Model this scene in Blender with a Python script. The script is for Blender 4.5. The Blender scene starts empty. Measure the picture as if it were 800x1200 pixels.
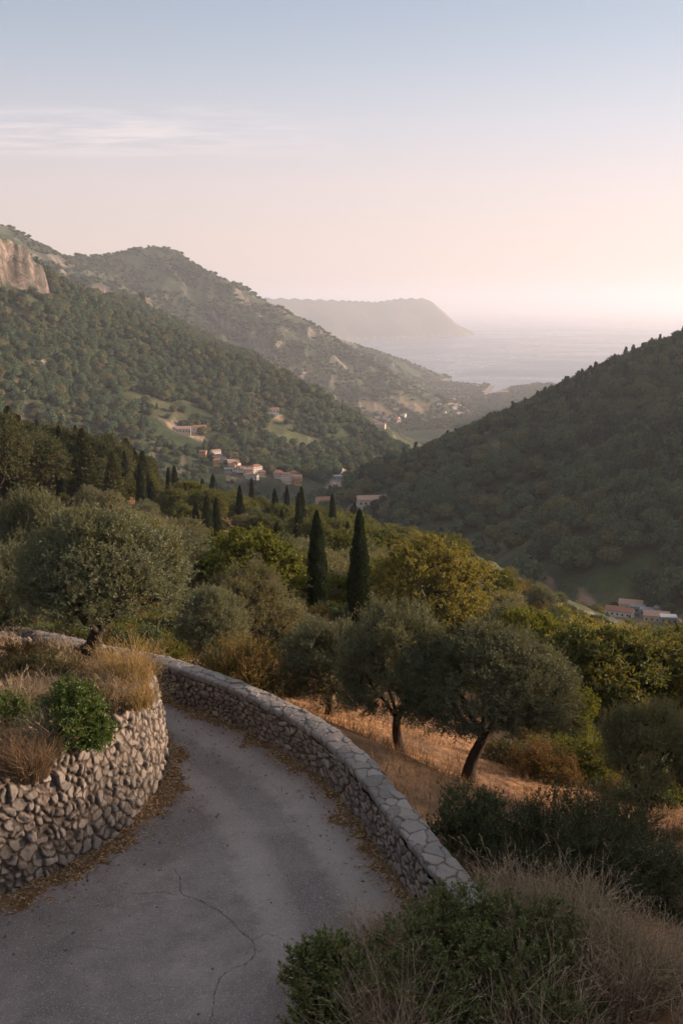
import bpy, math, random
import numpy as np
from mathutils import Vector, Matrix

# ------------------------------------------------------------------ camera, sky, sun, exposure
SC = bpy.context.scene
COL = SC.collection
CAM_H, PITCH, LENS = 9.0, math.radians(11.76), 35.0
cam_data = bpy.data.cameras.new('camera')
cam_data.sensor_fit = 'VERTICAL'; cam_data.sensor_height = 36.0; cam_data.lens = LENS
cam_data.clip_start = 0.1; cam_data.clip_end = 200000.0
cam = bpy.data.objects.new('camera', cam_data); COL.objects.link(cam)
cam.location = (0, 0, CAM_H); cam.rotation_euler = (math.pi/2 - PITCH, 0, 0)
SC.camera = cam

SUN_AZ, SUN_EL = math.radians(77), math.radians(13.5)      # azimuth clockwise from the view direction (+Y)
SUN_DIR = Vector((math.sin(SUN_AZ)*math.cos(SUN_EL), math.cos(SUN_AZ)*math.cos(SUN_EL), math.sin(SUN_EL)))
sun_data = bpy.data.lights.new('sun', 'SUN')
sun_data.energy = 5.0; sun_data.angle = math.radians(2.5); sun_data.color = (1.0, 0.75, 0.55)
sun = bpy.data.objects.new('sun', sun_data); COL.objects.link(sun)
sun.rotation_euler = SUN_DIR.to_track_quat('Z', 'Y').to_euler()
sun.location = (60, 30, 60)

world = bpy.data.worlds.new('World'); SC.world = world; world.use_nodes = True
def build_sky():
    nt = world.node_tree; nt.nodes.clear()
    N = nt.nodes.new; L = nt.links.new
    out = N('ShaderNodeOutputWorld'); bg = N('ShaderNodeBackground')
    sky = N('ShaderNodeTexSky'); sky.sky_type = 'NISHITA'; sky.sun_disc = False
    sky.sun_elevation = SUN_EL; sky.sun_rotation = SUN_AZ
    sky.altitude = 300; sky.air_density = 1.0; sky.dust_density = 1.6; sky.ozone_density = 2.5
    tc = N('ShaderNodeTexCoord'); sep = N('ShaderNodeSeparateXYZ'); L(tc.outputs['Generated'], sep.inputs[0])
    # dusk air glow: rose band low in the sky, blue-grey above
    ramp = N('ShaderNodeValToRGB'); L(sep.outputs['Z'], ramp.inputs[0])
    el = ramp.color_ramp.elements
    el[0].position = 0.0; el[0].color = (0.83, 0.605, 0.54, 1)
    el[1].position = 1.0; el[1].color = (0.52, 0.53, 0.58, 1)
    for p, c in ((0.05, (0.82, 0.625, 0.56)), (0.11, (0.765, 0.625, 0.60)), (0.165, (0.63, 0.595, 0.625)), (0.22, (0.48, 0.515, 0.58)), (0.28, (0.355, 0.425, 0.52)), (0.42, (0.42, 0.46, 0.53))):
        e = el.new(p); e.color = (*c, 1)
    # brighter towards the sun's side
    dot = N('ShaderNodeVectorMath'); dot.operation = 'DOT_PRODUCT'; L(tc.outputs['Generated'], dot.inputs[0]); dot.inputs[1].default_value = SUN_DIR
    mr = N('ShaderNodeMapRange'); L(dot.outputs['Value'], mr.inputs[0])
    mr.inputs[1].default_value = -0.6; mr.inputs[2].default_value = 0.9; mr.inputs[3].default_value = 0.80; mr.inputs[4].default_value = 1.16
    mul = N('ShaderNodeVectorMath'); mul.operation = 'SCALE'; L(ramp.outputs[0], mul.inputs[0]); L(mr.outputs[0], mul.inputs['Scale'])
    # thin cirrus streaks: noise on a flat layer high above (direction / height)
    zc = N('ShaderNodeMath'); zc.operation = 'MAXIMUM'; L(sep.outputs['Z'], zc.inputs[0]); zc.inputs[1].default_value = 0.02
    dv = N('ShaderNodeVectorMath'); dv.operation = 'DIVIDE'; L(tc.outputs['Generated'], dv.inputs[0])
    cz = N('ShaderNodeCombineXYZ'); [L(zc.outputs[0], cz.inputs[i]) for i in range(3)]; L(cz.outputs[0], dv.inputs[1])
    mp = N('ShaderNodeMapping'); L(dv.outputs[0], mp.inputs[0]); mp.inputs['Scale'].default_value = (0.95, 2.0, 0); mp.inputs['Rotation'].default_value = (0, 0, 0.12)
    mp.inputs['Location'].default_value = (0.35, 0.2, 0)
    nz = N('ShaderNodeTexNoise'); L(mp.outputs[0], nz.inputs['Vector']); nz.inputs['Scale'].default_value = 1.6; nz.inputs['Detail'].default_value = 11; nz.inputs['Roughness'].default_value = 0.68; nz.inputs['Distortion'].default_value = 0.5
    cr = N('ShaderNodeMapRange'); L(nz.outputs[0], cr.inputs[0]); cr.inputs[1].default_value = 0.42; cr.inputs[2].default_value = 0.80
    # the bank of cloud lies to the north-west, in the layer's own coordinates
    sx = N('ShaderNodeSeparateXYZ'); L(dv.outputs[0], sx.inputs[0])
    def bump(sock, c, w):
        a = N('ShaderNodeMath'); a.operation = 'SUBTRACT'; L(sock, a.inputs[0]); a.inputs[1].default_value = c
        b = N('ShaderNodeMath'); b.operation = 'DIVIDE'; L(a.outputs[0], b.inputs[0]); b.inputs[1].default_value = w
        q = N('ShaderNodeMath'); q.operation = 'MULTIPLY'; L(b.outputs[0], q.inputs[0]); L(b.outputs[0], q.inputs[1])
        g = N('ShaderNodeMath'); g.operation = 'SUBTRACT'; g.inputs[0].default_value = 1.0; g.use_clamp = True; L(q.outputs[0], g.inputs[1])
        return g.outputs[0]
    gx = bump(sx.outputs['X'], -1.5, 1.6); gy = bump(sx.outputs['Y'], 6.35, 1.1)
    m1 = N('ShaderNodeMath'); m1.operation = 'MULTIPLY'; L(gx, m1.inputs[0]); L(gy, m1.inputs[1])
    m2 = N('ShaderNodeMath'); m2.operation = 'MULTIPLY'; L(m1.outputs[0], m2.inputs[0]); L(cr.outputs[0], m2.inputs[1])
    m3 = N('ShaderNodeMath'); m3.operation = 'MULTIPLY'; L(m2.outputs[0], m3.inputs[0]); m3.inputs[1].default_value = 1.1; m3.use_clamp = True
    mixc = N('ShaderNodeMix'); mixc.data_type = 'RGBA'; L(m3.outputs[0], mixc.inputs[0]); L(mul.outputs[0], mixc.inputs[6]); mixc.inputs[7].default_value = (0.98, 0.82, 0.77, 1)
    # physical sky underneath
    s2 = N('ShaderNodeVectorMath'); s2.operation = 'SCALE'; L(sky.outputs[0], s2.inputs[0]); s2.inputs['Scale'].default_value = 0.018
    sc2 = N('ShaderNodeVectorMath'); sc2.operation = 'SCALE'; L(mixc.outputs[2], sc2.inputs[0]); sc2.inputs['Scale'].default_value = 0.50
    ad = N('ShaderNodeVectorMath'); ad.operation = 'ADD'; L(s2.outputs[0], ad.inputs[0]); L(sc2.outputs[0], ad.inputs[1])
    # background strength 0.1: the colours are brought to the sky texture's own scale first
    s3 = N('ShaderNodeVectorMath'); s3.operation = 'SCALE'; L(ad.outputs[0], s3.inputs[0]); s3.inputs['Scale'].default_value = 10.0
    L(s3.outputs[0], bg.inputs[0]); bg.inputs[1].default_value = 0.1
    L(bg.outputs[0], out.inputs[0])
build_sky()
SC.view_settings.view_transform = 'Standard'; SC.view_settings.look = 'None'
SC.view_settings.exposure = 0.98; SC.view_settings.gamma = 1.0; SC.view_settings.use_curve_mapping = False
SC.render.engine = 'CYCLES'
cy = SC.cycles
cy.use_denoising = True; cy.max_bounces = 6; cy.diffuse_bounces = 2; cy.glossy_bounces = 2; cy.transmission_bounces = 3
cy.transparent_max_bounces = 4; cy.volume_bounces = 3; cy.use_adaptive_sampling = True; cy.adaptive_threshold = 0.02
cy.sample_clamp_indirect = 4.0
try: cy.denoiser = 'OPENIMAGEDENOISE'
except Exception: pass

# ------------------------------------------------------------------ helpers
RS = np.random.RandomState
FPX = 1200*LENS/36.0
cp, sp = math.cos(PITCH), math.sin(PITCH)
def ray(px, py):
    u, v = (px-400)/FPX, (600-py)/FPX
    return np.array([u, cp+v*sp, -sp+v*cp])
def P(px, py, d):                                   # the point seen in that direction at ground distance d
    r = ray(px, py); r = r/math.hypot(r[0], r[1])
    return np.array([r[0]*d, r[1]*d, CAM_H+r[2]*d])
def PZ(px, py, z):                                  # the point seen in that direction at height z
    r = ray(px, py); k = (z-CAM_H)/r[2]
    return np.array([r[0]*k, r[1]*k, z])
def project(p):
    p = np.asarray(p, float); x, y, z = p[..., 0], p[..., 1], p[..., 2]-CAM_H
    dep = y*cp - z*sp; up = y*sp + z*cp
    return 400+FPX*x/dep, 600-FPX*up/dep

def hash2(ix, iy, seed):
    h = (ix.astype(np.int64)*374761393 + iy.astype(np.int64)*668265263 + seed*974634777) & 0xffffffff
    h = ((h ^ (h >> 13))*1274126177) & 0xffffffff
    return ((h ^ (h >> 16)) & 0xffffff)/float(0xffffff)
def vnoise(x, y, seed=0):
    ix = np.floor(x); iy = np.floor(y); fx = x-ix; fy = y-iy
    fx = fx*fx*fx*(fx*(fx*6-15)+10); fy = fy*fy*fy*(fy*(fy*6-15)+10)
    a = hash2(ix, iy, seed); b = hash2(ix+1, iy, seed); c = hash2(ix, iy+1, seed); d = hash2(ix+1, iy+1, seed)
    return (a*(1-fx)+b*fx)*(1-fy)+(c*(1-fx)+d*fx)*fy
def fbm(x, y, oct=4, seed=0, ridged=False):
    s = 0; a = 0.5; t = 0
    for k in range(oct):
        n = vnoise(x*2**k+17.3*k, y*2**k-9.1*k, seed+k)
        if ridged: n = 1-np.abs(2*n-1)
        s = s+a*n; t += a; a *= 0.5
    return s/t
def sstep(a, b, x):
    t = np.clip((x-a)/(b-a), 0, 1); return t*t*(3-2*t)
def smax(a, b, k):
    h = np.clip(0.5+0.5*(a-b)/k, 0, 1); return b*(1-h)+a*h+k*h*(1-h)
def nrm(v): return v/np.maximum(np.linalg.norm(v, axis=-1, keepdims=True), 1e-9)

def mesh(name, V, F, smooth=False, mats=(), fmat=None):
    """V (n,3); F (m,k) array or list of such arrays"""
    Fs = F if isinstance(F, list) else [F]
    Fs = [np.asarray(f, np.int32) for f in Fs if len(f)]
    me = bpy.data.meshes.new(name)
    me.vertices.add(len(V)); me.vertices.foreach_set('co', np.asarray(V, np.float32).ravel())
    tot = sum(f.size for f in Fs); n = sum(len(f) for f in Fs)
    me.loops.add(tot); me.loops.foreach_set('vertex_index', np.concatenate([f.ravel() for f in Fs]))
    me.polygons.add(n)
    ls = np.concatenate([np.full(len(f), f.shape[1], np.int32) for f in Fs])
    me.polygons.foreach_set('loop_start', np.concatenate([[0], np.cumsum(ls)[:-1]]).astype(np.int32))
    me.polygons.foreach_set('loop_total', ls)
    if fmat is not None: me.polygons.foreach_set('material_index', np.asarray(fmat, np.int32))
    me.polygons.foreach_set('use_smooth', np.full(n, bool(smooth)))
    for m in mats: me.materials.append(m)
    me.update(calc_edges=True)
    return me
def attr(me, name, vals, typ='FLOAT'):
    a = me.attributes.new(name, typ, 'POINT')
    if typ == 'FLOAT_COLOR': a.data.foreach_set('color', np.asarray(vals, np.float32).ravel())
    else: a.data.foreach_set('value', np.asarray(vals, np.float32).ravel())
def obj(name, me, parent=None, loc=None):
    o = bpy.data.objects.new(name, me); COL.objects.link(o)
    if parent is not None: o.parent = parent
    if loc is not None: o.location = loc
    return o
def tag(o, label=None, cat=None, group=None, kind=None):
    if label: o['label'] = label
    if cat: o['category'] = cat
    if group: o['group'] = group
    if kind: o['kind'] = kind
    return o
def empty(name, loc, rz=0, scale=1.0):
    o = bpy.data.objects.new(name, None); COL.objects.link(o)
    o.location = loc; o.rotation_euler = (0, 0, rz); o.scale = (scale,)*3 if np.isscalar(scale) else scale
    o.empty_display_size = 0.3
    return o
def grid_faces(nu, nv, closed=False):
    i = np.arange(nu if closed else nu-1)[:, None]; j = np.arange(nv-1)[None, :]
    i2 = (i+1) % nu
    return np.stack([i*nv+j, i2*nv+j, i2*nv+j+1, i*nv+j+1], -1).reshape(-1, 4)

# materials ---------------------------------------------------------
class M:
    """small node-graph helper"""
    def __init__(s, name):
        s.m = bpy.data.materials.new(name); s.m.use_nodes = True; s.nt = s.m.node_tree; s.nt.nodes.clear()
        s.out = s.nt.nodes.new('ShaderNodeOutputMaterial')
    def n(s, t, **kw):
        nd = s.nt.nodes.new('ShaderNode'+t)
        for k, v in kw.items(): setattr(nd, k, v)
        return nd
    def l(s, a, b): s.nt.links.new(a, b)
    def inp(s, sock, v):
        if hasattr(v, 'is_output'): s.l(v, sock)
        elif isinstance(v, (tuple, list)) and len(v) == 3 and sock.type == 'RGBA': sock.default_value = (*v, 1)
        else: sock.default_value = v
    def pos(s): return s.n('NewGeometry').outputs['Position']
    def objc(s): return s.n('TexCoord').outputs['Object']
    def noise(s, vec, scale, detail=4, rough=0.55, dist=0.0):
        nd = s.n('TexNoise'); s.l(vec, nd.inputs['Vector']); nd.inputs['Scale'].default_value = scale
        nd.inputs['Detail'].default_value = detail; nd.inputs['Roughness'].default_value = rough; nd.inputs['Distortion'].default_value = dist
        return nd.outputs[0]
    def rng(s, v, a, b, c=0.0, d=1.0):
        nd = s.n('MapRange'); s.inp(nd.inputs[0], v)
        for i, q in enumerate((a, b, c, d)): s.inp(nd.inputs[i+1], q)
        return nd.outputs[0]
    def math(s, op, a, b=0.0, clamp=False):
        nd = s.n('Math', operation=op, use_clamp=clamp); s.inp(nd.inputs[0], a); s.inp(nd.inputs[1], b); return nd.outputs[0]
    def mix(s, f, a, b, mode='MIX'):
        nd = s.n('Mix', data_type='RGBA', blend_type=mode); s.inp(nd.inputs[0], f); s.inp(nd.inputs[6], a); s.inp(nd.inputs[7], b); return nd.outputs[2]
    def ramp(s, v, stops):
        nd = s.n('ValToRGB'); s.l(v, nd.inputs[0]); e = nd.color_ramp.elements
        e[0].position, e[0].color = stops[0][0], (*stops[0][1], 1); e[1].position, e[1].color = stops[-1][0], (*stops[-1][1], 1)
        for p, c in stops[1:-1]:
            q = e.new(p); q.color = (*c, 1)
        return nd.outputs[0]
    def at(s, name, fac=True):
        nd = s.n('Attribute', attribute_name=name); return nd.outputs['Fac' if fac else 'Color']
    def bump(s, h, strength=0.5, dist=0.02):
        nd = s.n('Bump'); nd.inputs['Strength'].default_value = strength; nd.inputs['Distance'].default_value = dist; s.l(h, nd.inputs['Height']); return nd.outputs[0]
    def bsdf(s, col, rough=0.8, spec=0.3, normal=None, **kw):
        b = s.n('BsdfPrincipled'); s.inp(b.inputs['Base Color'], col); s.inp(b.inputs['Roughness'], rough)
        b.inputs['Specular IOR Level'].default_value = spec
        if normal is not None: s.l(normal, b.inputs['Normal'])
        for k, v in kw.items(): s.inp(b.inputs[k], v)
        s.l(b.outputs[0], s.out.inputs[0]); return s.m

def leaf_mat(name, c1, c2, c3=None, trans=0.35, rough=0.55, spec=0.25, hue_noise=1.2):
    """leaf: colour varies per leaf and per bough; some light passes through"""
    m = M(name)
    geo = m.n('NewGeometry'); oi = m.n('ObjectInfo')
    r = geo.outputs['Random Per Island']
    col = m.mix(r, c1, c2)
    if c3:
        nz = m.noise(m.objc(), hue_noise, 3)
        col = m.mix(m.rng(nz, 0.45, 0.68), col, c3)
    v = m.rng(oi.outputs['Random'], 0, 1, 0.8, 1.22)
    sc = m.n('VectorMath', operation='SCALE'); m.l(col, sc.inputs[0]); m.l(v, sc.inputs['Scale'])
    b = m.n('BsdfPrincipled'); m.l(sc.outputs[0], b.inputs['Base Color']); b.inputs['Roughness'].default_value = rough; b.inputs['Specular IOR Level'].default_value = spec
    t = m.n('BsdfTranslucent'); ts = m.n('VectorMath', operation='MULTIPLY'); m.l(sc.outputs[0], ts.inputs[0]); ts.inputs[1].default_value = (1.4, 1.25, 0.6)
    m.l(ts.outputs[0], t.inputs[0])
    mx = m.n('MixShader'); mx.inputs[0].default_value = trans; m.l(b.outputs[0], mx.inputs[1]); m.l(t.outputs[0], mx.inputs[2])
    m.l(mx.outputs[0], m.out.inputs[0])
    return m.m

# ------------------------------------------------------------------ terrain heights
def poly_info(x, y, pts):
    """distance to a polyline in plan, and the heights along it at the nearest place; pts (n,3)"""
    best = np.full(x.shape, 1e18); zc = np.zeros(x.shape)
    for a, b in zip(pts[:-1], pts[1:]):
        dx, dy = b[0]-a[0], b[1]-a[1]; L2 = dx*dx+dy*dy
        t = np.clip(((x-a[0])*dx+(y-a[1])*dy)/L2, 0, 1)
        d2 = (x-a[0]-t*dx)**2+(y-a[1]-t*dy)**2
        m = d2 < best
        best = np.where(m, d2, best); zc = np.where(m, a[2]+t*(b[2]-a[2]), zc)
    return np.sqrt(best), zc
SEA = -300.0
def crest(lst, drop=0.0):
    a = np.array([P(*q) for q in lst]); a[:, 2] -= drop; return a
R_CLIFF = crest([(-160,240,1050),(-60,258,1150),(0,274,1190),(26,287,1200),(42,308,1215)])
R_C = crest([(-260,232,1200),(-100,262,1260),(0,285,1330),(44,315,1400),(100,338,1500),(148,347,1600),(172,357,1650),(182,372,1680),(230,396,1780),(300,434,1900),(380,474,2000),(450,508,2100)], 5)
R_B = crest([(-260,200,2500),(-100,225,2560),(0,259,2650),(25,276,2700),(60,296,2800),(95,298,2900),(130,296,2950),(155,290,3000),(182,286,3050),(205,293,3050),(222,306,3080),(235,316,3120),(260,334,3200),(290,351,3300),(340,373,3480),(400,396,3700),(450,413,3950),(500,431,4200),(538,444,4400)], 4)
R_A = crest([(60,340,9000),(200,346,9200),(290,348,9300),(340,349,9500),(400,351,9800),(440,353,10200),(470,349,10500),(500,349,10700),(515,361,10800),(530,374,10850),(549,387,10900)])
R_E = crest([(1250,320,640),(900,350,680),(800,390,720),(760,410,760),(720,430,800),(680,450,850),(640,466,900),(600,486,950),(540,520,1020),(485,546,1080)], 4)
R_E2 = crest([(1000,420,440),(900,446,465),(800,480,500),(740,507,540),(680,537,580),(620,566,640),(565,594,700)], 5)
FLOOR = np.array([P(*q) for q in [(1050,800,170),(900,760,235),(750,724,300),(690,702,380),(620,662,520),(560,616,720),(470,587,950),(400,571,1150),(430,536,1600),(480,501,2200),(530,481,2900),(575,461,3600),(590,452,3980)]])
NEAR = [(553,917,22),(470,890,22),(600,945,20.5),(765,962,22),(385,838,27),(430,862,24.5),(680,985,18),(800,1080,14),(1000,1000,20),(320,800,31),(250,770,36),(150,740,41),(40,715,44),
 (380,760,45),(371,726,58),(421,738,54),(500,762,50),(575,772,48),(690,825,45),(800,860,38),(1000,900,34),(1300,880,45),(1300,760,90),
 (640,700,130),(700,720,220),(720,760,150),(800,780,130),(800,745,250),(560,652,250),(600,692,150),(480,652,220),(420,642,300),(350,622,300),(300,612,240),
 (240,603,200),(250,665,110),(200,583,240),(100,573,210),(0,563,190),(100,605,140),(0,622,100),(0,700,46),(150,685,65),(60,645,80),(-150,600,150),(-150,690,50),(-300,560,190),(-300,640,60),
 (-600,560,120),(-600,640,50),(330,720,60),(620,745,80),(900,800,120),(450,690,110),(540,700,100)]
NEARP = [P(*q) for q in NEAR]
def fall(az, d, z): NEARP.append(np.array([math.sin(az)*d, math.cos(az)*d, z]))
for a in (-50, -35, -24, -16, -8, 0): fall(math.radians(a), 480, -150)
for a in (8, 14): fall(math.radians(a), 420, -150)
for a in (20, 28): fall(math.radians(a), 340, -125)
for a in (90, 140, 180, 220, 270): fall(math.radians(a), 40, 1.0); fall(math.radians(a), 400, 0.0)
for a in (45, 65): fall(math.radians(a), 60, -9); fall(math.radians(a), 260, -60)
NEARP += [np.array(q, float) for q in ((22, 8, 2.2), (27, 14, 1.6), (32, 4, 3.5), (24, 19, -0.6), (40, 20, -1.0))]     # unseen ground raised at the right so the added shade trees stand higher
NEARP = np.array(NEARP)
def lp(x, y):
    r = np.hypot(x, y); az = np.arctan2(x, y); l = np.log(np.maximum(r, 1))
    return np.stack([np.sin(az)*2.2, np.cos(az)*2.2, l], -1), r
def phi(d): return d
_q, _r = lp(NEARP[:, 0], NEARP[:, 1]); _t = (NEARP[:, 2]-CAM_H)/_r
_n = len(_q); _A = np.zeros((_n+4, _n+4))
_A[:_n, :_n] = phi(np.linalg.norm(_q[:, None]-_q[None], axis=-1)); _A[:_n, _n] = 1; _A[:_n, n1:=_n+1] = _q[:, 0]; _A[:_n, _n+2] = _q[:, 1]; _A[:_n, _n+3] = _q[:, 2]
_A[_n:, :_n] = _A[:_n, _n:].T
_W = np.linalg.lstsq(_A, np.concatenate([_t, np.zeros(4)]), rcond=None)[0]
def near_h(x, y):
    q, r = lp(x, y); out = np.full(x.shape, _W[_n]) + q @ _W[_n+1:]
    for k in range(_n): out += _W[k]*np.sqrt(((q-_q[k])**2).sum(-1))
    return CAM_H+out*r

# road ledge in plan --------------------------------------------------
WALL_Z = 0.86
def smooth_path(p, n):
    p = np.asarray(p, float)
    d = np.concatenate([[0], np.cumsum(np.linalg.norm(np.diff(p, axis=0), axis=1))])
    # Catmull-Rom through the points, resampled evenly
    q = np.vstack([2*p[0]-p[1], p, 2*p[-1]-p[-2]]); out = []
    for i in range(len(p)-1):
        t = np.linspace(0, 1, 24, endpoint=False)[:, None]
        a, b, c, e = q[i], q[i+1], q[i+2], q[i+3]
        out.append(0.5*((2*b)+(-a+c)*t+(2*a-5*b+4*c-e)*t*t+(-a+3*b-3*c+e)*t**3))
    o = np.vstack(out+[p[-1:]])
    d = np.concatenate([[0], np.cumsum(np.linalg.norm(np.diff(o, axis=0), axis=1))])
    s = np.linspace(0, d[-1], n)
    return np.stack([np.interp(s, d, o[:, k]) for k in range(o.shape[1])], -1), d[-1]
# centre line of the parapet's top, near to far: picture position and the road's height there (it dips past the bend)
PAR_PX = [(560,1062,0),(516,1008,0),(478,960,0),(446,920,0),(415,884,0),(375,852,0),(325,824,-.02),(275,801,-.1),(220,781,-.25),(170,768,-.45),(110,757,-.68),(55,744,-.86),(0,733,-1.0),(-60,724,-1.1),(-150,712,-1.2)]
_p = [np.append(PZ(a, b, WALL_Z+z)[:2], z) for a, b, z in PAR_PX]
PAR, PAR_L = smooth_path(_p, 420)                      # x, y, road height
_far = _p[-1]+(_p[-1]-_p[-2])/np.linalg.norm((_p[-1]-_p[-2])[:2])*np.array([22, 22, 0])
EDGE = np.vstack([[[9, -14, 0], [6.6, 0, 0], [4.6, 6, 0], [2.9, 9.8, 0]], PAR[::6], PAR[-1:], [_far]])   # the ledge's outer edge, on both sides of the parapet too
RET_PX = [(-80,1078),(0,1050),(55,1026),(105,998),(145,968),(175,935),(190,904)]
RET, RET_L = smooth_path([np.array([-14, 6.5]), np.array([-10.2, 9.4]), np.array([-7.6, 11.7])]+[PZ(a, b, 0)[:2] for a, b in RET_PX]+[np.array(q) for q in ((-3.62,19.0),(-4.15,20.0),(-5.2,21.0),(-6.8,22.0),(-8.8,23.0),(-11.5,24.2),(-16,26))], 700)
def edge_info(x, y):
    best = np.full(x.shape, 1e18); zr = np.zeros(x.shape); side = np.ones(x.shape)
    for a, b in zip(EDGE[:-1], EDGE[1:]):
        dx, dy = b[0]-a[0], b[1]-a[1]
        t = np.clip(((x-a[0])*dx+(y-a[1])*dy)/(dx*dx+dy*dy), 0, 1)
        d2 = (x-a[0]-t*dx)**2+(y-a[1]-t*dy)**2; m = d2 < best
        best = np.where(m, d2, best); zr = np.where(m, a[2]+t*(b[2]-a[2]), zr)
        side = np.where(m, np.sign((x-a[0])*dy-(y-a[1])*dx), side)
    return np.sqrt(best)*side, zr                      # positive outside (downhill)
def road_z(x, y): return edge_info(np.asarray(x, float), np.asarray(y, float))[1]

def ridge(x, y, c, s, amp, sc, seed, cliff=0, cw=20, flat=0):
    d, z = poly_info(x, y, c)
    n = fbm(x/sc, y/sc, 5, seed, True)-0.62
    n2 = fbm(x/sc*3.1, y/sc*3.1, 4, seed+9)-0.5
    w = sstep(0, 260 if amp > 15 else 120, d)
    if cliff: d = np.maximum(d+14*(fbm(x/13, y/13, 4, seed+17)-.5), 0)
    h = z - s*np.maximum(d-flat, 0) + w*amp*n*2 + (0.25+w)*amp*0.22*n2
    if cliff: h = h - cliff*sstep(6, 6+cw, d+6*n2)
    return h
def terrain(x, y):
    x = np.asarray(x, float); y = np.asarray(y, float); r = np.hypot(x, y)
    ed, zr = edge_info(x, y)
    nh = near_h(x, y)
    und = (fbm(x/9, y/9, 4, 3)-0.5)*np.clip(r/40, 0.25, 2.2)*0.9
    ter = np.abs(((nh+und*2)/2.6) % 1-0.5)*1.5*sstep(40, 80, r)            # old terraces on the grove's slope
    nh = nh+und+ter*0.7
    nh = (zr-0.12) + (nh-(zr-0.12))*sstep(0.35, 4.5, ed)
    nh = np.where(ed < 0.0, zr-0.06, nh)
    nh = nh - 500*sstep(300, 560, r) - 3.0*np.maximum(r-450, 0)
    nh = np.where((r < 60) & (ed < 0), np.maximum(nh, -2), nh)
    d, z = poly_info(x, y, FLOOR)
    fl = z + 0.07*d + (fbm(x/90, y/90, 4, 21)-0.5)*10*sstep(20, 200, d) - 0.25*np.maximum(r-3950, 0)
    h = smax(nh, fl, 3.0)
    h = np.where((r < 60), nh, h)
    far = r > 90
    for args in ((R_C, 0.46, 30, 330, 31), (R_CLIFF, 0.60, 10, 200, 33, 52, 16), (R_B, 0.44, 68, 540, 41), (R_A, 0.55, 70, 2600, 57), (R_E, 0.44, 12, 260, 61), (R_E2, 0.48, 8, 150, 66)):
        h = np.where(far, smax(h, ridge(x, y, *args), 4.0), h)
    # crags on the ridges
    for (px, py, d0, w, hh) in ((170,352,1655,16,20),(205,292,3040,40,8),(235,318,3120,30,10)):
        c = P(px, py, d0); g = np.exp(-(((x-c[0])/w)**2+((y-c[1])/w)**2)**2)
        h = h+g*hh
    return np.maximum(h, -302.5)
def smooth_az():
    a = np.radians(np.concatenate([np.arange(-180, -60, 6), np.arange(-60, -26, 1.0), np.arange(-26, 26, 0.09), np.arange(26, 66, 0.8), np.arange(66, 180, 6)]))
    return a
def build_ground():
    az = smooth_az(); rr = [2.0]
    while rr[-1] < 14000: rr.append(rr[-1]*(1.0085 if rr[-1] < 60 else 1.0075))
    rr = np.array(rr)
    A, R = np.meshgrid(az, rr, indexing='ij')
    X, Y = np.sin(A)*R, np.cos(A)*R
    Z = terrain(X.ravel(), Y.ravel()).reshape(X.shape)
    V = np.stack([X, Y, Z], -1).reshape(-1, 3)
    F = grid_faces(len(az), len(rr), closed=True)[:, ::-1]
    c = len(V); V = np.vstack([V, [[0, 0, -0.06]]]); n = len(rr); i = np.arange(len(az))
    F3 = np.stack([np.full(len(az), c), ((i+1) % len(az))*n, i*n], -1)
    return az, rr, Z, V, [F, F3]
GAZ, GR, GZ, GV, GF = build_ground()
print('ground', len(GV), GV[:, 2].max())
# what can be seen of it from near the camera
_t = (GZ+0.0-CAM_H)/GR[None]
_run = np.maximum.accumulate(_t, axis=1)
def ground_z(x, y):
    """height of the built sheet (bilinear in its own grid)"""
    x = np.asarray(x, float); y = np.asarray(y, float)
    a = np.arctan2(x, y); r = np.hypot(x, y)
    i = np.clip(np.searchsorted(GAZ, a)-1, 0, len(GAZ)-2); j = np.clip(np.searchsorted(GR, r)-1, 0, len(GR)-2)
    fa = (a-GAZ[i])/(GAZ[i+1]-GAZ[i]); fr = (r-GR[j])/(GR[j+1]-GR[j])
    return (GZ[i, j]*(1-fa)+GZ[i+1, j]*fa)*(1-fr)+(GZ[i, j+1]*(1-fa)+GZ[i+1, j+1]*fa)*fr
def visible(x, y, h, tol=0.0):
    a = np.arctan2(x, y); r = np.hypot(x, y)
    i = np.clip(np.searchsorted(GAZ, a)-1, 0, len(GAZ)-1); j = np.clip(np.searchsorted(GR, r)-2, 0, len(GR)-1)
    t = (ground_z(x, y)+h-CAM_H)/r
    return t > _run[i, np.maximum(j-1, 0)]-tol
def hit(px, py, lift=0.0):
    """where the line of sight through that picture position meets the ground (lifted by lift)"""
    r = ray(px, py); t = r[2]/math.hypot(r[0], r[1]); a = math.atan2(r[0], r[1])
    x, y = np.sin(a)*GR, np.cos(a)*GR
    g = (ground_z(x, y)+lift-CAM_H)/GR
    j = int(np.argmax((g >= t) & (GR > 8)))
    k = (t-g[j-1])/(g[j]-g[j-1]+1e-12); d = GR[j-1]+k*(GR[j]-GR[j-1])
    return np.array([math.sin(a)*d, math.cos(a)*d, float(ground_z(math.sin(a)*d, math.cos(a)*d))])

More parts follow.
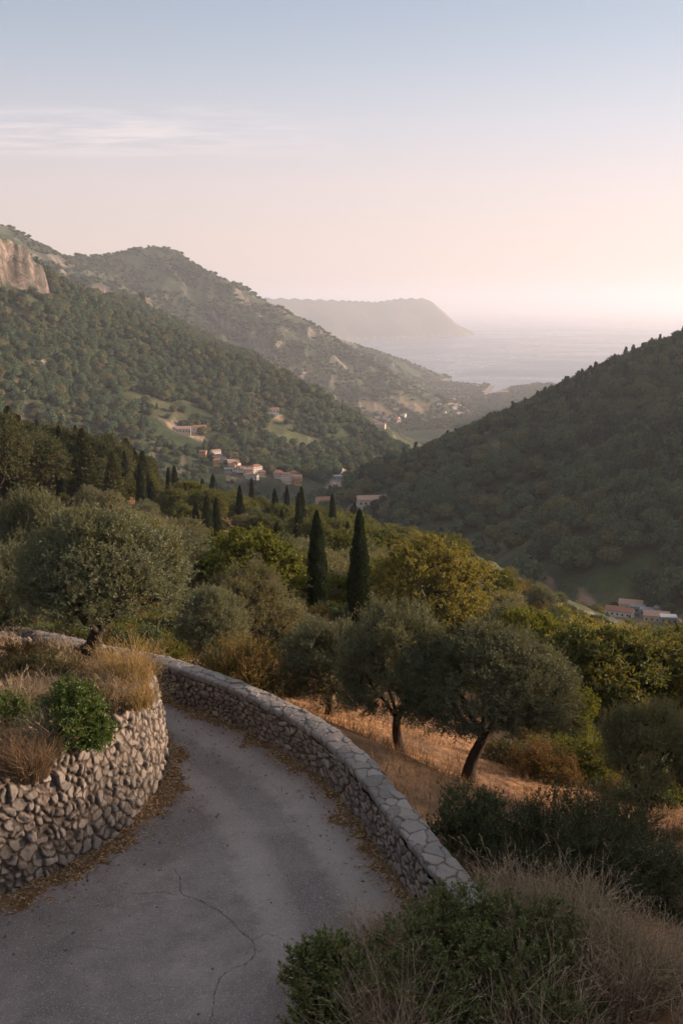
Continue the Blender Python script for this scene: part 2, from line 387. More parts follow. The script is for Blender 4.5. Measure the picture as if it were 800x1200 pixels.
# ------------------------------------------------------------------ land cover
def slope_of():
    dzr = np.gradient(GZ, axis=1)/np.gradient(GR)[None]
    dza = np.gradient(GZ, axis=0)/(np.gradient(GAZ)[:, None]*GR[None])
    return np.hypot(dzr, dza)
GSLOPE = slope_of()
_X, _Y = np.sin(GAZ)[:, None]*GR[None], np.cos(GAZ)[:, None]*GR[None]
def patch(cx, cy, ax, ay, rot=0.0, X=_X, Y=_Y, soft=0.35, seed=5):
    c, s = math.cos(rot), math.sin(rot); u = (X-cx)*c+(Y-cy)*s; v = -(X-cx)*s+(Y-cy)*c
    d = np.hypot(u/ax, v/ay)+(fbm(X/(ax*.6), Y/(ay*.6), 3, seed)-0.5)*0.7
    return 1-sstep(1-soft, 1+soft, d)
FIELD_SPOTS = []      # (x, y, rx, ry, rot, colour): open ground among the woods
def field(px, py, rx, ry, col, rot=0.0):
    h = hit(px, py); FIELD_SPOTS.append((h[0], h[1], rx, ry, rot, col))
field(740, 670, 8, 10, (0.036, 0.056, 0.02)); field(716, 682, 5, 5, (0.04, 0.055, 0.02))
field(340, 512, 40, 30, (0.078, 0.085, 0.04), 0.3); field(215, 506, 20, 9, (0.36, 0.26, 0.19)); field(190, 478, 30, 24, (0.08, 0.08, 0.04))
field(290, 500, 14, 7, (0.28, 0.2, 0.13)); field(322, 485, 14, 8, (0.34, 0.24, 0.15))
field(300, 552, 32, 13, (0.10, 0.09, 0.05), 0.3); field(392, 572, 7, 45, (0.34, 0.26, 0.19), -0.15); field(410, 562, 5, 40, (0.4, 0.31, 0.23), .2); field(385, 591, 11, 8, (0.30, 0.24, 0.19)); field(425, 593, 14, 7, (0.30, 0.25, 0.2))
field(482, 476, 50, 30, (0.24, 0.18, 0.11)); field(462, 497, 30, 24, (0.2, 0.15, 0.09)); field(550, 466, 90, 24, (0.20, 0.15, 0.1)); field(525, 456, 70, 20, (0.24, 0.18, 0.11)); field(440, 478, 40, 16, (0.2, 0.15, 0.09)); field(590, 457, 70, 18, (0.26, 0.2, 0.13))
field(752, 727, 26, 15, (0.13, 0.11, 0.07)); field(742, 738, 8, 7, (0.26, 0.2, 0.15)); field(690, 712, 3, 12, (0.22, 0.15, 0.10)); field(640, 684, 2.5, 12, (0.16, 0.11, 0.08)); pass
field(215, 645, 8, 14, (0.30, 0.155, 0.085)); field(60, 600, 4, 8, (0.22, 0.13, 0.08)); field(175, 600, 4, 8, (0.2, 0.12, 0.07)); field(320, 655, 10, 12, (0.26, 0.15, 0.09))
def open_at(x, y, keep_green=1.0):
    o = np.zeros(np.shape(x))
    for cx, cy, rx, ry, rot, col in FIELD_SPOTS: o = np.maximum(o, patch(cx, cy, rx, ry, rot, x, y)*(keep_green if 0.075 < col[0] < .16 else 1.0))
    return o
def land_colours():
    X, Y, R = _X, _Y, np.broadcast_to(GR[None], _X.shape)
    n1 = fbm(X/7, Y/7, 4, 71)[..., None]; n2 = fbm(X/60, Y/60, 4, 72)[..., None]; n3 = fbm(X/220, Y/220, 5, 73)[..., None]
    c = lambda *a: np.array(a)[None, None]
    mixc = lambda w, a, b: a*(1-w)+b*w
    grove = mixc(sstep(.38, .62, n1), c(.15, .105, .05), c(.30, .17, .075))
    grove = mixc(sstep(.5, .7, n2)*0.6, grove, c(.10, .095, .04))
    wood = mixc(sstep(.4, .6, n2), c(.035, .048, .024), c(.07, .075, .038))
    scrub = mixc(sstep(.42, .6, n3), c(.045, .06, .032), c(.095, .10, .055))
    far = mixc(sstep(2200, 2700, R)[..., None], wood, scrub)
    col = mixc(sstep(230, 330, R)[..., None], grove, far)
    right = (sstep(0.03, .12, np.arctan2(X, Y)-0.0)*sstep(110, 200, R)*(R < 1400))[..., None]
    col = mixc(right, col, wood)
    # the burnt-orange grass just beyond the parapet
    near = (1-sstep(30, 44, R))[..., None]
    col = mixc(near, col, mixc(sstep(.4, .6, fbm(X/1.6, Y/1.6, 4, 77)[..., None]), c(.29, .155, .078), c(.165, .095, .055)))
    for cx, cy, rx, ry, rot, q in FIELD_SPOTS:
        m = patch(cx, cy, rx, ry, rot)[..., None]; col = mixc(m, col, np.array(q)[None, None]*(0.75+0.5*n1))
    # bare limestone where it is steep
    st = GSLOPE+(fbm(X/40, Y/40, 4, 81)-.5)*0.5
    rock = (sstep(0.72, 1.1, st+.0*(R > 2300))*(R > 700))[..., None]
    rn = fbm(X/30+GZ/9, Y/30-GZ/13, 4, 83)[..., None]
    col = mixc(rock, col, mixc(sstep(.35, .65, rn), c(.16, .135, .115), c(.36, .275, .22)))
    # sand and pale rock along the waterline
    sh = (np.exp(-((GZ-(SEA+3))/4.5)**2)*(R > 3000))[..., None]
    col = mixc(sh*0.8, col, c(.36, .28, .22))
    return np.concatenate([np.clip(col, .01, .8), rock], -1)
def ground_mat():
    m = M('ground_cover'); p = m.pos(); c = m.at('land', False)
    d = m.n('VectorMath', operation='LENGTH'); m.l(p, d.inputs[0])
    n = m.noise(p, 2.2, 6, 0.65); n2 = m.noise(p, 0.35, 5, 0.6); n3 = m.noise(p, 0.045, 7, 0.68)
    f = m.math('MULTIPLY', m.rng(n, .3, .7, .72, 1.25), m.rng(n2, .3, .7, .75, 1.22))
    f = m.math('MULTIPLY', f, m.rng(n3, .35, .65, .7, 1.28))
    sc = m.n('VectorMath', operation='SCALE'); m.l(c, sc.inputs[0]); m.l(f, sc.inputs['Scale'])
    rk = m.n('Attribute', attribute_name='land').outputs['Alpha']; mp = m.n('Mapping'); m.l(p, mp.inputs[0]); mp.inputs['Scale'].default_value = (.07, .07, .085)
    cr = m.noise(mp.outputs[0], 1.0, 9, .72, 1.2)
    rc = m.mix(m.math('MULTIPLY', rk, m.rng(cr, .38, .58, .85, 0)), sc.outputs[0], (.055, .05, .038))
    h = m.math('ADD', m.math('MULTIPLY', n, 0.15), m.math('ADD', m.math('MULTIPLY', n2, 0.8), m.math('MULTIPLY', n3, 5.0)))
    h = m.math('ADD', h, m.math('MULTIPLY', m.math('MULTIPLY', rk, cr), 22.0))
    return m.bsdf(rc, 0.95, 0.08, m.bump(h, 0.5, 1.0))
gme = mesh('ground', GV, GF, True, [ground_mat()])
_lc = land_colours().reshape(-1, 4); attr(gme, 'land', np.vstack([_lc, [[.2, .12, .06, 0]]]), 'FLOAT_COLOR')
tag(obj('ground', gme), kind='structure')

def build_sea():
    m = M('sea_water'); p = m.pos()
    mp = m.n('Mapping'); m.l(p, mp.inputs[0]); mp.inputs['Scale'].default_value = (0.010, 0.03, 0.01)
    n = m.noise(mp.outputs[0], 1.0, 8, 0.6); n2 = m.noise(p, 0.0012, 5, 0.55, 1.0)
    h = m.math('ADD', m.math('MULTIPLY', n, 2.2), 0.0)
    mat = m.bsdf(m.mix(n2, (.03, .05, .065), (.05, .07, .085)), m.rng(n2, .35, .65, .22, .36), 0.5, m.bump(h, 0.35, 1.0))
    xs = np.array([-62000, -20000, -6000, 0, 6000, 20000, 62000.]); ys = np.array([1500, 5000, 9000, 16000, 30000, 62000.])
    V = np.array([[x, y, SEA] for x in xs for y in ys])
    tag(obj('sea', mesh('sea', V, grid_faces(len(xs), len(ys)), False, [mat])), kind='structure')
build_sea()
def build_haze():
    m = M('haze'); v = m.n('VolumePrincipled')
    v.inputs['Color'].default_value = (0.86, 0.865, 0.955, 1); v.inputs['Density'].default_value = HAZE_DENSITY; v.inputs['Anisotropy'].default_value = 0.35
    m.l(v.outputs[0], m.out.inputs['Volume'])
    x, y0, y1, z0, z1 = 64000, -1500, 64000, -304.0, 330.0
    V = np.array([[-x, y0, z0], [x, y0, z0], [x, y1, z0], [-x, y1, z0], [-x, y0, z1], [x, y0, z1], [x, y1, z1], [-x, y1, z1]], float)
    F = np.array([[0, 3, 2, 1], [4, 5, 6, 7], [0, 1, 5, 4], [1, 2, 6, 5], [2, 3, 7, 6], [3, 0, 4, 7]])
    tag(obj('haze', mesh('haze', V, F, False, [m.m])), kind='stuff')
HAZE_DENSITY = 1.0e-4
build_haze()
# ------------------------------------------------------------------ stonework
def voronoi(S, T, cs, ct, seed, jit=0.42, warp=0.05, drop=0.12, soft=55.0, brick=0.5):
    """rubble cells over (S,T) in metres: cell number, rounded distance to the cell's border, offsets from its centre"""
    S0, T0 = S, T
    S = S+(fbm(S/0.11, T/0.11, 3, seed)-.5)*warp*2; T = T+(fbm(S/0.11+40, T/0.11, 3, seed+1)-.5)*warp*2
    i0 = np.floor(S/cs).astype(int); j0 = np.floor(T/ct).astype(int)
    offs = [(a, b) for a in (-2, -1, 0, 1, 2) for b in (-2, -1, 0, 1, 2)]
    def pt(i, j):
        x = (i+0.5+brick*(j & 1)+(hash2(i, j, seed+2)-.5)*2*jit)*cs; y = (j+0.5+(hash2(i, j, seed+3)-.5)*2*jit)*ct
        gone = hash2(i, j, seed+4) < drop
        return np.where(gone, 1e6, x), y
    F = np.full(S.shape, 1e9); ci = np.zeros(S.shape, int); cj = ci.copy(); px = np.zeros(S.shape); py = px.copy()
    for a, b in offs:
        i, j = i0+a, j0+b; x, y = pt(i, j); d = ((x-S)/cs)**2+((y-T)/ct)**2; m = d < F
        F = np.where(m, d, F); ci = np.where(m, i, ci); cj = np.where(m, j, cj); px = np.where(m, x, px); py = np.where(m, y, py)
    acc = np.zeros(S.shape); k = cs/ct
    for a, b in offs:
        i, j = i0+a, j0+b; x, y = pt(i, j); same = (i == ci) & (j == cj)
        dx, dy = (x-px), (y-py)*k; L = np.hypot(dx, dy)+1e-9
        e = (((px+x)/2-S)*dx+((py+y)/2-T)*k*dy)/L
        e = np.where(same | (np.abs(x) > 1e5), 1e3, e)
        acc += np.exp(-np.clip(e, -0.2, 10)*soft)
    return ci, cj, -np.log(acc+1e-30)/soft, S-px, T-py
def stone_sheet(path, zfun, prof, ds, cs, ct, seed, depth=0.06, rnd=0.06, proud=0.045, tilt=0.18, fine=0.012, rise=None, **kw):
    """a wall face: plan path swept with a profile of (offset towards the road, height); stones stand out of it"""
    seg = np.linalg.norm(np.diff(path, axis=0), axis=1); d = np.concatenate([[0], np.cumsum(seg)])
    s = np.arange(0, d[-1], ds); xy = np.stack([np.interp(s, d, path[:, k]) for k in (0, 1)], -1)
    tg = nrm(np.gradient(xy, axis=0)); nn = np.stack([tg[:, 1], -tg[:, 0]], -1)          # right-hand side of the path
    prof = np.asarray(prof, float); pd = np.concatenate([[0], np.cumsum(np.linalg.norm(np.diff(prof, axis=0), axis=1))])
    v = np.arange(0, pd[-1], ds); po = np.interp(v, pd, prof[:, 0]); pz = np.interp(v, pd, prof[:, 1])
    to, tz = np.gradient(po), np.gradient(pz); tl = np.hypot(to, tz)+1e-9
    no, nz = tz/tl, -to/tl
    k = np.ones(9)/9; no = np.convolve(np.pad(no, 4, 'edge'), k, 'valid'); nz = np.convolve(np.pad(nz, 4, 'edge'), k, 'valid')
    S, T = np.meshgrid(s, v, indexing='ij')
    ci, cj, e, ox, oy = voronoi(S, T, cs, ct, seed, **kw)
    q = np.clip(e/rnd, 0, 1); h = np.sqrt(np.clip(1-(1-q)**2, 0, 1))*depth
    r1, r2, r3, r4 = (hash2(ci, cj, seed+11+n) for n in range(4))
    h = h + q*((r1-.5)*2*proud + (ox*(r2-.5)+oy*(r3-.5))*2*tilt) + (fbm(S/.05, T/.05, 4, seed+5)-.5)*fine*2 + (fbm(S/.6, T/.6, 3, seed+7)-.5)*0.05
    base = zfun(xy)
    O = po[None]+h*no[None]; Z = base[:, None]+pz[None]*(1 if rise is None else rise(np.linspace(0, 1, len(s)))[:, None])+h*nz[None]
    V = np.stack([xy[:, 0, None]+nn[:, 0, None]*O, xy[:, 1, None]+nn[:, 1, None]*O, Z], -1).reshape(-1, 3)
    return V, grid_faces(len(s), len(v)), np.stack([r4, q, r2], -1).reshape(-1, 3)
def stone_mat(name, c1, c2, c3, gap, rough=0.9, pale=(.40, .36, .33)):
    m = M(name); p = m.pos(); t = m.at('tone'); g = m.at('gap'); w = m.at('warm')
    n = m.noise(p, 9, 6, 0.65); n2 = m.noise(p, 42, 4, 0.6); n3 = m.noise(p, 1.3, 3)
    c = m.mix(t, c1, c2); c = m.mix(m.math('MULTIPLY', m.rng(w, .55, 1), 0.75), c, c3)
    c = m.mix(m.rng(n, .35, .68), c, m.mix(0.5, c, pale))
    c = m.mix(m.math('MULTIPLY', m.rng(n3, .45, .75), 0.45), c, (.13, .115, .10))      # weathering
    c = m.mix(m.math('MULTIPLY', m.rng(m.noise(p, 17, 5, .7), .62, .72), 0.55), c, (.09, .085, .075))   # lichen specks
    c = m.mix(m.rng(g, 0.75, 0.25), c, gap)
    h = m.math('ADD', m.math('MULTIPLY', n, 0.02), m.math('MULTIPLY', n2, 0.006))
    return m.bsdf(c, rough, 0.2, m.bump(h, 0.7, 1.0))
STONE = stone_mat('field_stone', (.075, .062, .054), (.29, .245, .212), (.25, .18, .13), (.085, .064, .050), .9, (.28, .245, .215))
COPE = stone_mat('coping_stone', (.13, .112, .10), (.28, .245, .22), (.25, .20, .165), (.10, .085, .074), .9, (.27, .25, .235))
def with_attrs(me, A):
    for k, nme in enumerate(('tone', 'gap', 'warm')): attr(me, nme, A[:, k])
    return me

RET_H = lambda xy: np.interp(np.linspace(0, 1, len(xy)), [0, .3, .46, .60, .75, 1], [1.55, 1.58, 1.62, 1.85, 1.8, 1.8])
RISE = lambda u: 1+np.interp(u*700, [0, 250, 315, 345, 375, 420, 700], [.42, .42, .42, .30, .06, 0, 0])/1.72
def rz(xy): return road_z(xy[:, 0], xy[:, 1])
def build_walls():
    # retaining wall: one profile for the whole length, 1.68 high, leaning back
    prof = [(0.05, -0.12), (-0.06, 0.9), (-0.17, 1.60), (-0.26, 1.72), (-0.6, 1.74)]
    V, F, A = stone_sheet(RET[:, :2], lambda xy: np.minimum(rz(xy)*0.6, 0)+0.06*np.sin(xy[:, 0]*2.1)+0.05*np.sin(xy[:, 1]*3.7), prof, 0.0145, 0.130, 0.098, 101, depth=0.050, rnd=0.040, proud=0.050, tilt=0.42, drop=0.42, soft=60.0, jit=0.46, rise=RISE)
    o = obj('retaining_wall', with_attrs(mesh('retaining_wall', V, F, True, [STONE]), A))
    tag(o, 'rounded dry-stone retaining wall holding back the grassy bank on the inside of the bend', 'wall')
    # parapet: body with two faces and a coping of flat slabs
    path = PAR[::-1, :2] if False else PAR[:, :2]
    root = empty('parapet_wall', (float(PAR[0, 0]), float(PAR[0, 1]), 0.0))
    tag(root, 'low curved dry-stone parapet with flat coping slabs along the outer edge of the road', 'wall')
    off = np.array(root.location)
    def left(xy): return xy
    # facing the road is the left-hand side of the path (near to far): sweep the path reversed so that it is the right-hand one
    rp = path[::-1]
    V, F, A = stone_sheet(rp, rz, [(0.25, -0.14), (0.215, 0.75)], 0.0165, 0.19, 0.10, 131, depth=0.045, rnd=0.04, proud=0.035, tilt=0.2, drop=0.14)
    V2, F2, A2 = stone_sheet(path, rz, [(0.30, -1.0), (0.215, 0.75)], 0.03, 0.23, 0.15, 141, depth=0.055, rnd=0.05, proud=0.035, tilt=0.2, drop=0.14)
    ends = []
    me = mesh('wall_body', np.vstack([V, V2])-off, np.vstack([F, F2+len(V)]), True, [STONE]); with_attrs(me, np.vstack([A, A2]))
    obj('wall_body', me, root)
    V, F, A = stone_sheet(rp, rz, [(0.18, 0.71), (0.222, 0.725), (0.23, 0.825), (0.205, 0.85), (0, 0.862), (-0.205, 0.85), (-0.23, 0.825), (-0.222, 0.725), (-0.18, 0.71)], 0.0165, 0.27, 0.235, 151, depth=0.015, rnd=0.024, proud=0.016, tilt=0.08, fine=0.009, jit=0.40, warp=0.04, drop=0.20, brick=0.4, soft=90)
    me = mesh('coping', V-off, F, True, [COPE]); with_attrs(me, A); obj('coping', me, root)
    # the near end: a squared-off stone pier closing the wall
    a, b = PAR[0, :2], PAR[8, :2]; t = (a-b)/np.linalg.norm(a-b); n = np.array([t[1], -t[0]])
    ep = np.array([a+n*0.235+t*0.02, a-n*0.235+t*0.02])
    V, F, A = stone_sheet(np.array([ep[1], ep[0]]) if True else ep, lambda xy: np.zeros(len(xy)), [(0.0, -0.5), (0.0, 0.84)], 0.0165, 0.24, 0.17, 161, depth=0.05, rnd=0.05)
    me = mesh('end_face', V-off, F, True, [STONE]); with_attrs(me, A); obj('end_face', me, root)
build_walls()

# ------------------------------------------------------------------ bank above the retaining wall
_bk = smooth_path(RET[:, :2], 160)[0]
_tg = nrm(np.gradient(_bk, axis=0)); _nn = np.stack([_tg[:, 1], -_tg[:, 0]], -1)
BANK_EDGE = _bk-_nn*0.42
def bank_z(x, y):
    """height of the bank's top, from the plan distance to the wall"""
    d, up = poly_info(x, y, np.column_stack([RET[::10, :2], (RISE(np.linspace(0, 1, 700))[::10]-1)*1.72]))
    return 1.66+up*(1-sstep(1.2, 5.0, d))+0.30*sstep(0.3, 3.2, d)+(fbm(x/0.9, y/0.9, 4, 210)-.45)*0.28*sstep(.2, 1.0, d)+np.minimum(road_z(x, y)*0.5, 0)*(1-sstep(.5, 3, d))
def build_bank():
    sp = np.array([[-22, 2.0], [-18, 10], [-16, 15], [-17, 20], [-22, 27]])
    sp = smooth_path(sp, len(BANK_EDGE))[0]
    t = np.linspace(0, 1, 120)[None, :, None]**1.5
    XY = BANK_EDGE[:, None]*(1-t)+sp[:, None]*t
    Z = bank_z(XY[..., 0], XY[..., 1])
    m = M('bank_soil'); p = m.pos(); n = m.noise(p, 3, 6, .65); n2 = m.noise(p, .8, 4)
    c = m.mix(m.rng(n, .35, .65), (.17, .105, .062), (.27, .175, .10)); c = m.mix(m.rng(n2, .5, .7), c, (.13, .105, .06))
    mat = m.bsdf(c, .95, .1, m.bump(m.math('ADD', n, m.noise(p, 30, 4)), .6, .05))
    tag(obj('bank', mesh('bank', np.concatenate([XY, Z[..., None]], -1).reshape(-1, 3), grid_faces(*Z.shape)[:, ::-1], True, [mat])), kind='structure')
build_bank()

# ------------------------------------------------------------------ road, verges, crack
def build_road():
    g = 0.09; xs = np.arange(-17, 8, g); ys = np.arange(1.5, 27.5, g)
    X, Y = np.meshgrid(xs, ys, indexing='ij'); ed, zr = edge_info(X.ravel(), Y.ravel()); ed = ed.reshape(X.shape); zr = zr.reshape(X.shape)
    rd, _ = poly_info(X, Y, np.column_stack([RET[::8, :2], np.zeros(len(RET[::8]))]))
    Z = zr + 0.012 + (fbm(X/1.1, Y/1.1, 3, 220)-.5)*0.022
    keep = (ed < -0.19)
    F = grid_faces(*X.shape); k = keep.ravel()[F].all(1)
    m = M('old_asphalt'); p = m.pos(); a = m.at('edge'); b = m.at('inner')
    big = m.noise(p, .42, 5, .6, .6); mid = m.noise(p, 2.6, 6, .65); grit = m.noise(p, 48, 3, .75); grit2 = m.noise(p, 24, 5, .75)
    c = m.mix(m.rng(big, .36, .64), (.148, .120, .109), (.26, .215, .195))
    c = m.mix(m.math('MULTIPLY', m.rng(mid, .42, .66), .55), c, (.118, .096, .088))
    # wheel tracks, polished paler; darker oil strip between them
    w = m.math('ADD', a, m.math('MULTIPLY', m.math('SUBTRACT', mid, .5), .5))
    def band(x0, wd):
        t = m.math('DIVIDE', m.math('SUBTRACT', w, x0), wd); return m.math('SUBTRACT', 1.0, m.math('MULTIPLY', t, t), True)
    c = m.mix(m.math('MULTIPLY', band(1.0, .42), .45), c, (.36, .31, .285)); c = m.mix(m.math('MULTIPLY', band(2.35, .42), .40), c, (.36, .31, .285))
    c = m.mix(m.math('MULTIPLY', band(1.68, .4), .40), c, (.135, .118, .114)); c = m.mix(m.math('MULTIPLY', band(3.1, .45), .28), c, (.135, .118, .114))
    # dusty soil blown in along the foot of the parapet and the wall
    c = m.mix(m.math('MULTIPLY', m.rng(m.math('ADD', b, m.math('MULTIPLY', mid, .7)), .35, .85, 1, 0), .65), c, (.22, .15, .10))
    c = m.mix(m.math('MULTIPLY', m.rng(m.math('ADD', a, m.math('MULTIPLY', mid, .6)), .6, 1.0, 1, 0), .7), c, (.25, .18, .13))
    c = m.mix(m.rng(grit2, .54, .68), c, m.mix(.75, c, (.06, .054, .052))); c = m.mix(m.math('MULTIPLY', m.rng(grit, .55, .64), .7), c, (.42, .375, .345))
    vor = m.n('TexVoronoi'); m.l(p, vor.inputs['Vector']); vor.inputs['Scale'].default_value = 60
    h = m.math('ADD', m.math('MULTIPLY', grit2, .5), m.math('ADD', m.math('MULTIPLY', vor.outputs['Distance'], .5), m.math('MULTIPLY', mid, .8)))
    mat = m.bsdf(c, .88, .25, m.bump(h, .55, .02))
    me = mesh('road', np.stack([X, Y, Z], -1).reshape(-1, 3), F[k], True, [mat]); attr(me, 'edge', -ed.ravel()); attr(me, 'inner', rd.ravel())
    road = tag(obj('road', me), kind='structure')
    # cracks: thin dark ribbons lying on the surface
    rs = RS(6)
    def crack(pts, w):
        q = smooth_path([PZ(a, b, .02)[:2] for a, b in pts], 150)[0]
        q = q+np.cumsum(rs.normal(0, .008, q.shape), 0)*0.6+rs.normal(0, .007, q.shape)
        n = nrm(np.gradient(q, axis=0))[:, ::-1]*np.array([1, -1]); ww = (w*(0.15+1.2*rs.rand(len(q))**2))[:, None]
        V = np.concatenate([q+n*ww, q-n*ww]); z = road_z(V[:, 0], V[:, 1])+0.012+(fbm(V[:, 0]/1.1, V[:, 1]/1.1, 3, 220)-.5)*0.022+.006
        N = len(q); i = np.arange(N-1); return np.column_stack([V, z]), np.stack([i, i+1, i+1+N, i+N], -1)
    parts = [crack(c, w) for c, w in (([(206,1018),(210,1030),(212,1047),(235,1057),(260,1072),(280,1090),(295,1102),(297,1117),(290,1127),(275,1135),(260,1145),(252,1165),(245,1192),(240,1215)], .0062),
             ([(136,1042),(160,1046),(190,1044),(211,1048)], .003), ([(60,1122),(95,1108),(132,1113),(150,1106)], .0022), ([(330,960),(345,985),(340,1012)], .002), ([(150,1150),(180,1166),(212,1160)], .0022), ([(300,900),(318,920),(331,944),(330,960)], .002), ([(295,1102),(318,1096),(340,1104)], .002))]
    V, F, n = [], [], 0
    for v, f in parts: V.append(v); F.append(f+n); n += len(v)
    mc = M('crack_dark'); cm = mc.bsdf((.055, .047, .044), 1.0, 0.0)
    obj('crack', mesh('crack', np.vstack(V), np.vstack(F), False, [cm]), road)
build_road()
def build_verges():
    def litter(c1, c2):
     m = M('verge_litter'); p = m.pos(); n = m.noise(p, 14, 6, .7); n2 = m.noise(p, 3, 4); n3 = m.noise(p, 60, 3, .7)
     c = m.mix(m.rng(n, .35, .65), c1, c2); c = m.mix(m.rng(n2, .5, .7), c, (.24, .16, .095)); c = m.mix(m.rng(n3, .6, .75), c, (.42, .30, .19))
     return m.bsdf(c, .95, .1, m.bump(m.math('ADD', n, n3), .8, .03))
    def strip(name, path, w0, w1, side, seed, mat):
        q, L = smooth_path(path, 500); t = nrm(np.gradient(q, axis=0)); nn = np.stack([t[:, 1], -t[:, 0]], -1)*side
        s = np.linspace(0, L, 500)
        w = np.maximum(w0+(w1-w0)*fbm(s/.55, s*0+3, 4, seed)**1.2*1.1+(fbm(s/.10, s*0, 3, seed+1)-.5)*.26, .03)
        u = np.linspace(0, 1, 9)
        XY = q[:, None]+nn[:, None]*(u[None, :, None]*w[:, None, None])
        Z = road_z(XY[..., 0], XY[..., 1])+.016+.035*(1-u[None])**1.2*(0.5+fbm(XY[..., 0]/.2, XY[..., 1]/.2, 3, seed))
        Z[:, -1] = road_z(XY[:, -1, 0], XY[:, -1, 1])-.012
        tag(obj(name, mesh(name, np.concatenate([XY, Z[..., None]], -1).reshape(-1, 3), grid_faces(*Z.shape)[:, ::(1 if side < 0 else -1)], True, [mat])), kind='structure')
        return XY, Z
    a = strip('verge', RET[120:560, :2], .10, .86, 1, 231, litter((.11, .065, .036), (.25, .145, .075)))
    b = strip('verge', PAR[:, :2]-nrm(np.stack([np.gradient(PAR[:, 1]), -np.gradient(PAR[:, 0])], -1))*0.21, .0, .66, -1, 241, litter((.10, .065, .04), (.22, .14, .08)))
    return a, b
VERGES = build_verges()
# ------------------------------------------------------------------ trees
def leaf_quads(p, d, L, W, rs, fold=0.25, side=None):
    n = len(p); d = nrm(d)
    if side is None: side = rs.normal(size=(n, 3))
    s = nrm(np.cross(d, side)); u = np.cross(s, d)
    L = np.asarray(L).reshape(-1, 1)*np.ones((n, 1)); W = np.asarray(W).reshape(-1, 1)*np.ones((n, 1))
    mid = p+d*L*.45+u*W*fold
    V = np.stack([p, mid+s*W*.5, p+d*L, mid-s*W*.5], 1).reshape(-1, 3)
    return V, np.arange(4*n).reshape(-1, 4)
def tubes(N, par, R, K=6):
    """tapered limbs between nodes and their parents"""
    i = np.array([k for k in range(len(N)) if par[k] >= 0]); a, b = N[par[i]], N[i]; ra, rb = R[par[i]], R[i]
    ra = np.minimum(ra, rb*1.7)
    d = nrm(b-a); ref = np.where(np.abs(d[:, 2:3]) > .9, np.array([[1., 0, 0]]), np.array([[0, 0, 1.]]))
    s = nrm(np.cross(d, ref)); t = np.cross(d, s)
    th = np.arange(K)*2*math.pi/K; c, q = np.cos(th)[None, :, None], np.sin(th)[None, :, None]
    ring = s[:, None]*c+t[:, None]*q
    A = a[:, None]-d[:, None]*ra[:, None, None]*.25+ring*ra[:, None, None]; B = b[:, None]+d[:, None]*rb[:, None, None]*.25+ring*rb[:, None, None]
    V = np.concatenate([A, B], 1).reshape(-1, 3); k = np.arange(K)
    f = np.stack([k, (k+1) % K, (k+1) % K+K, k+K], -1)
    return V, (np.arange(len(i))[:, None, None]*2*K+f[None]).reshape(-1, 4)
def rand_dirs(n, rs): return nrm(rs.normal(size=(n, 3)))
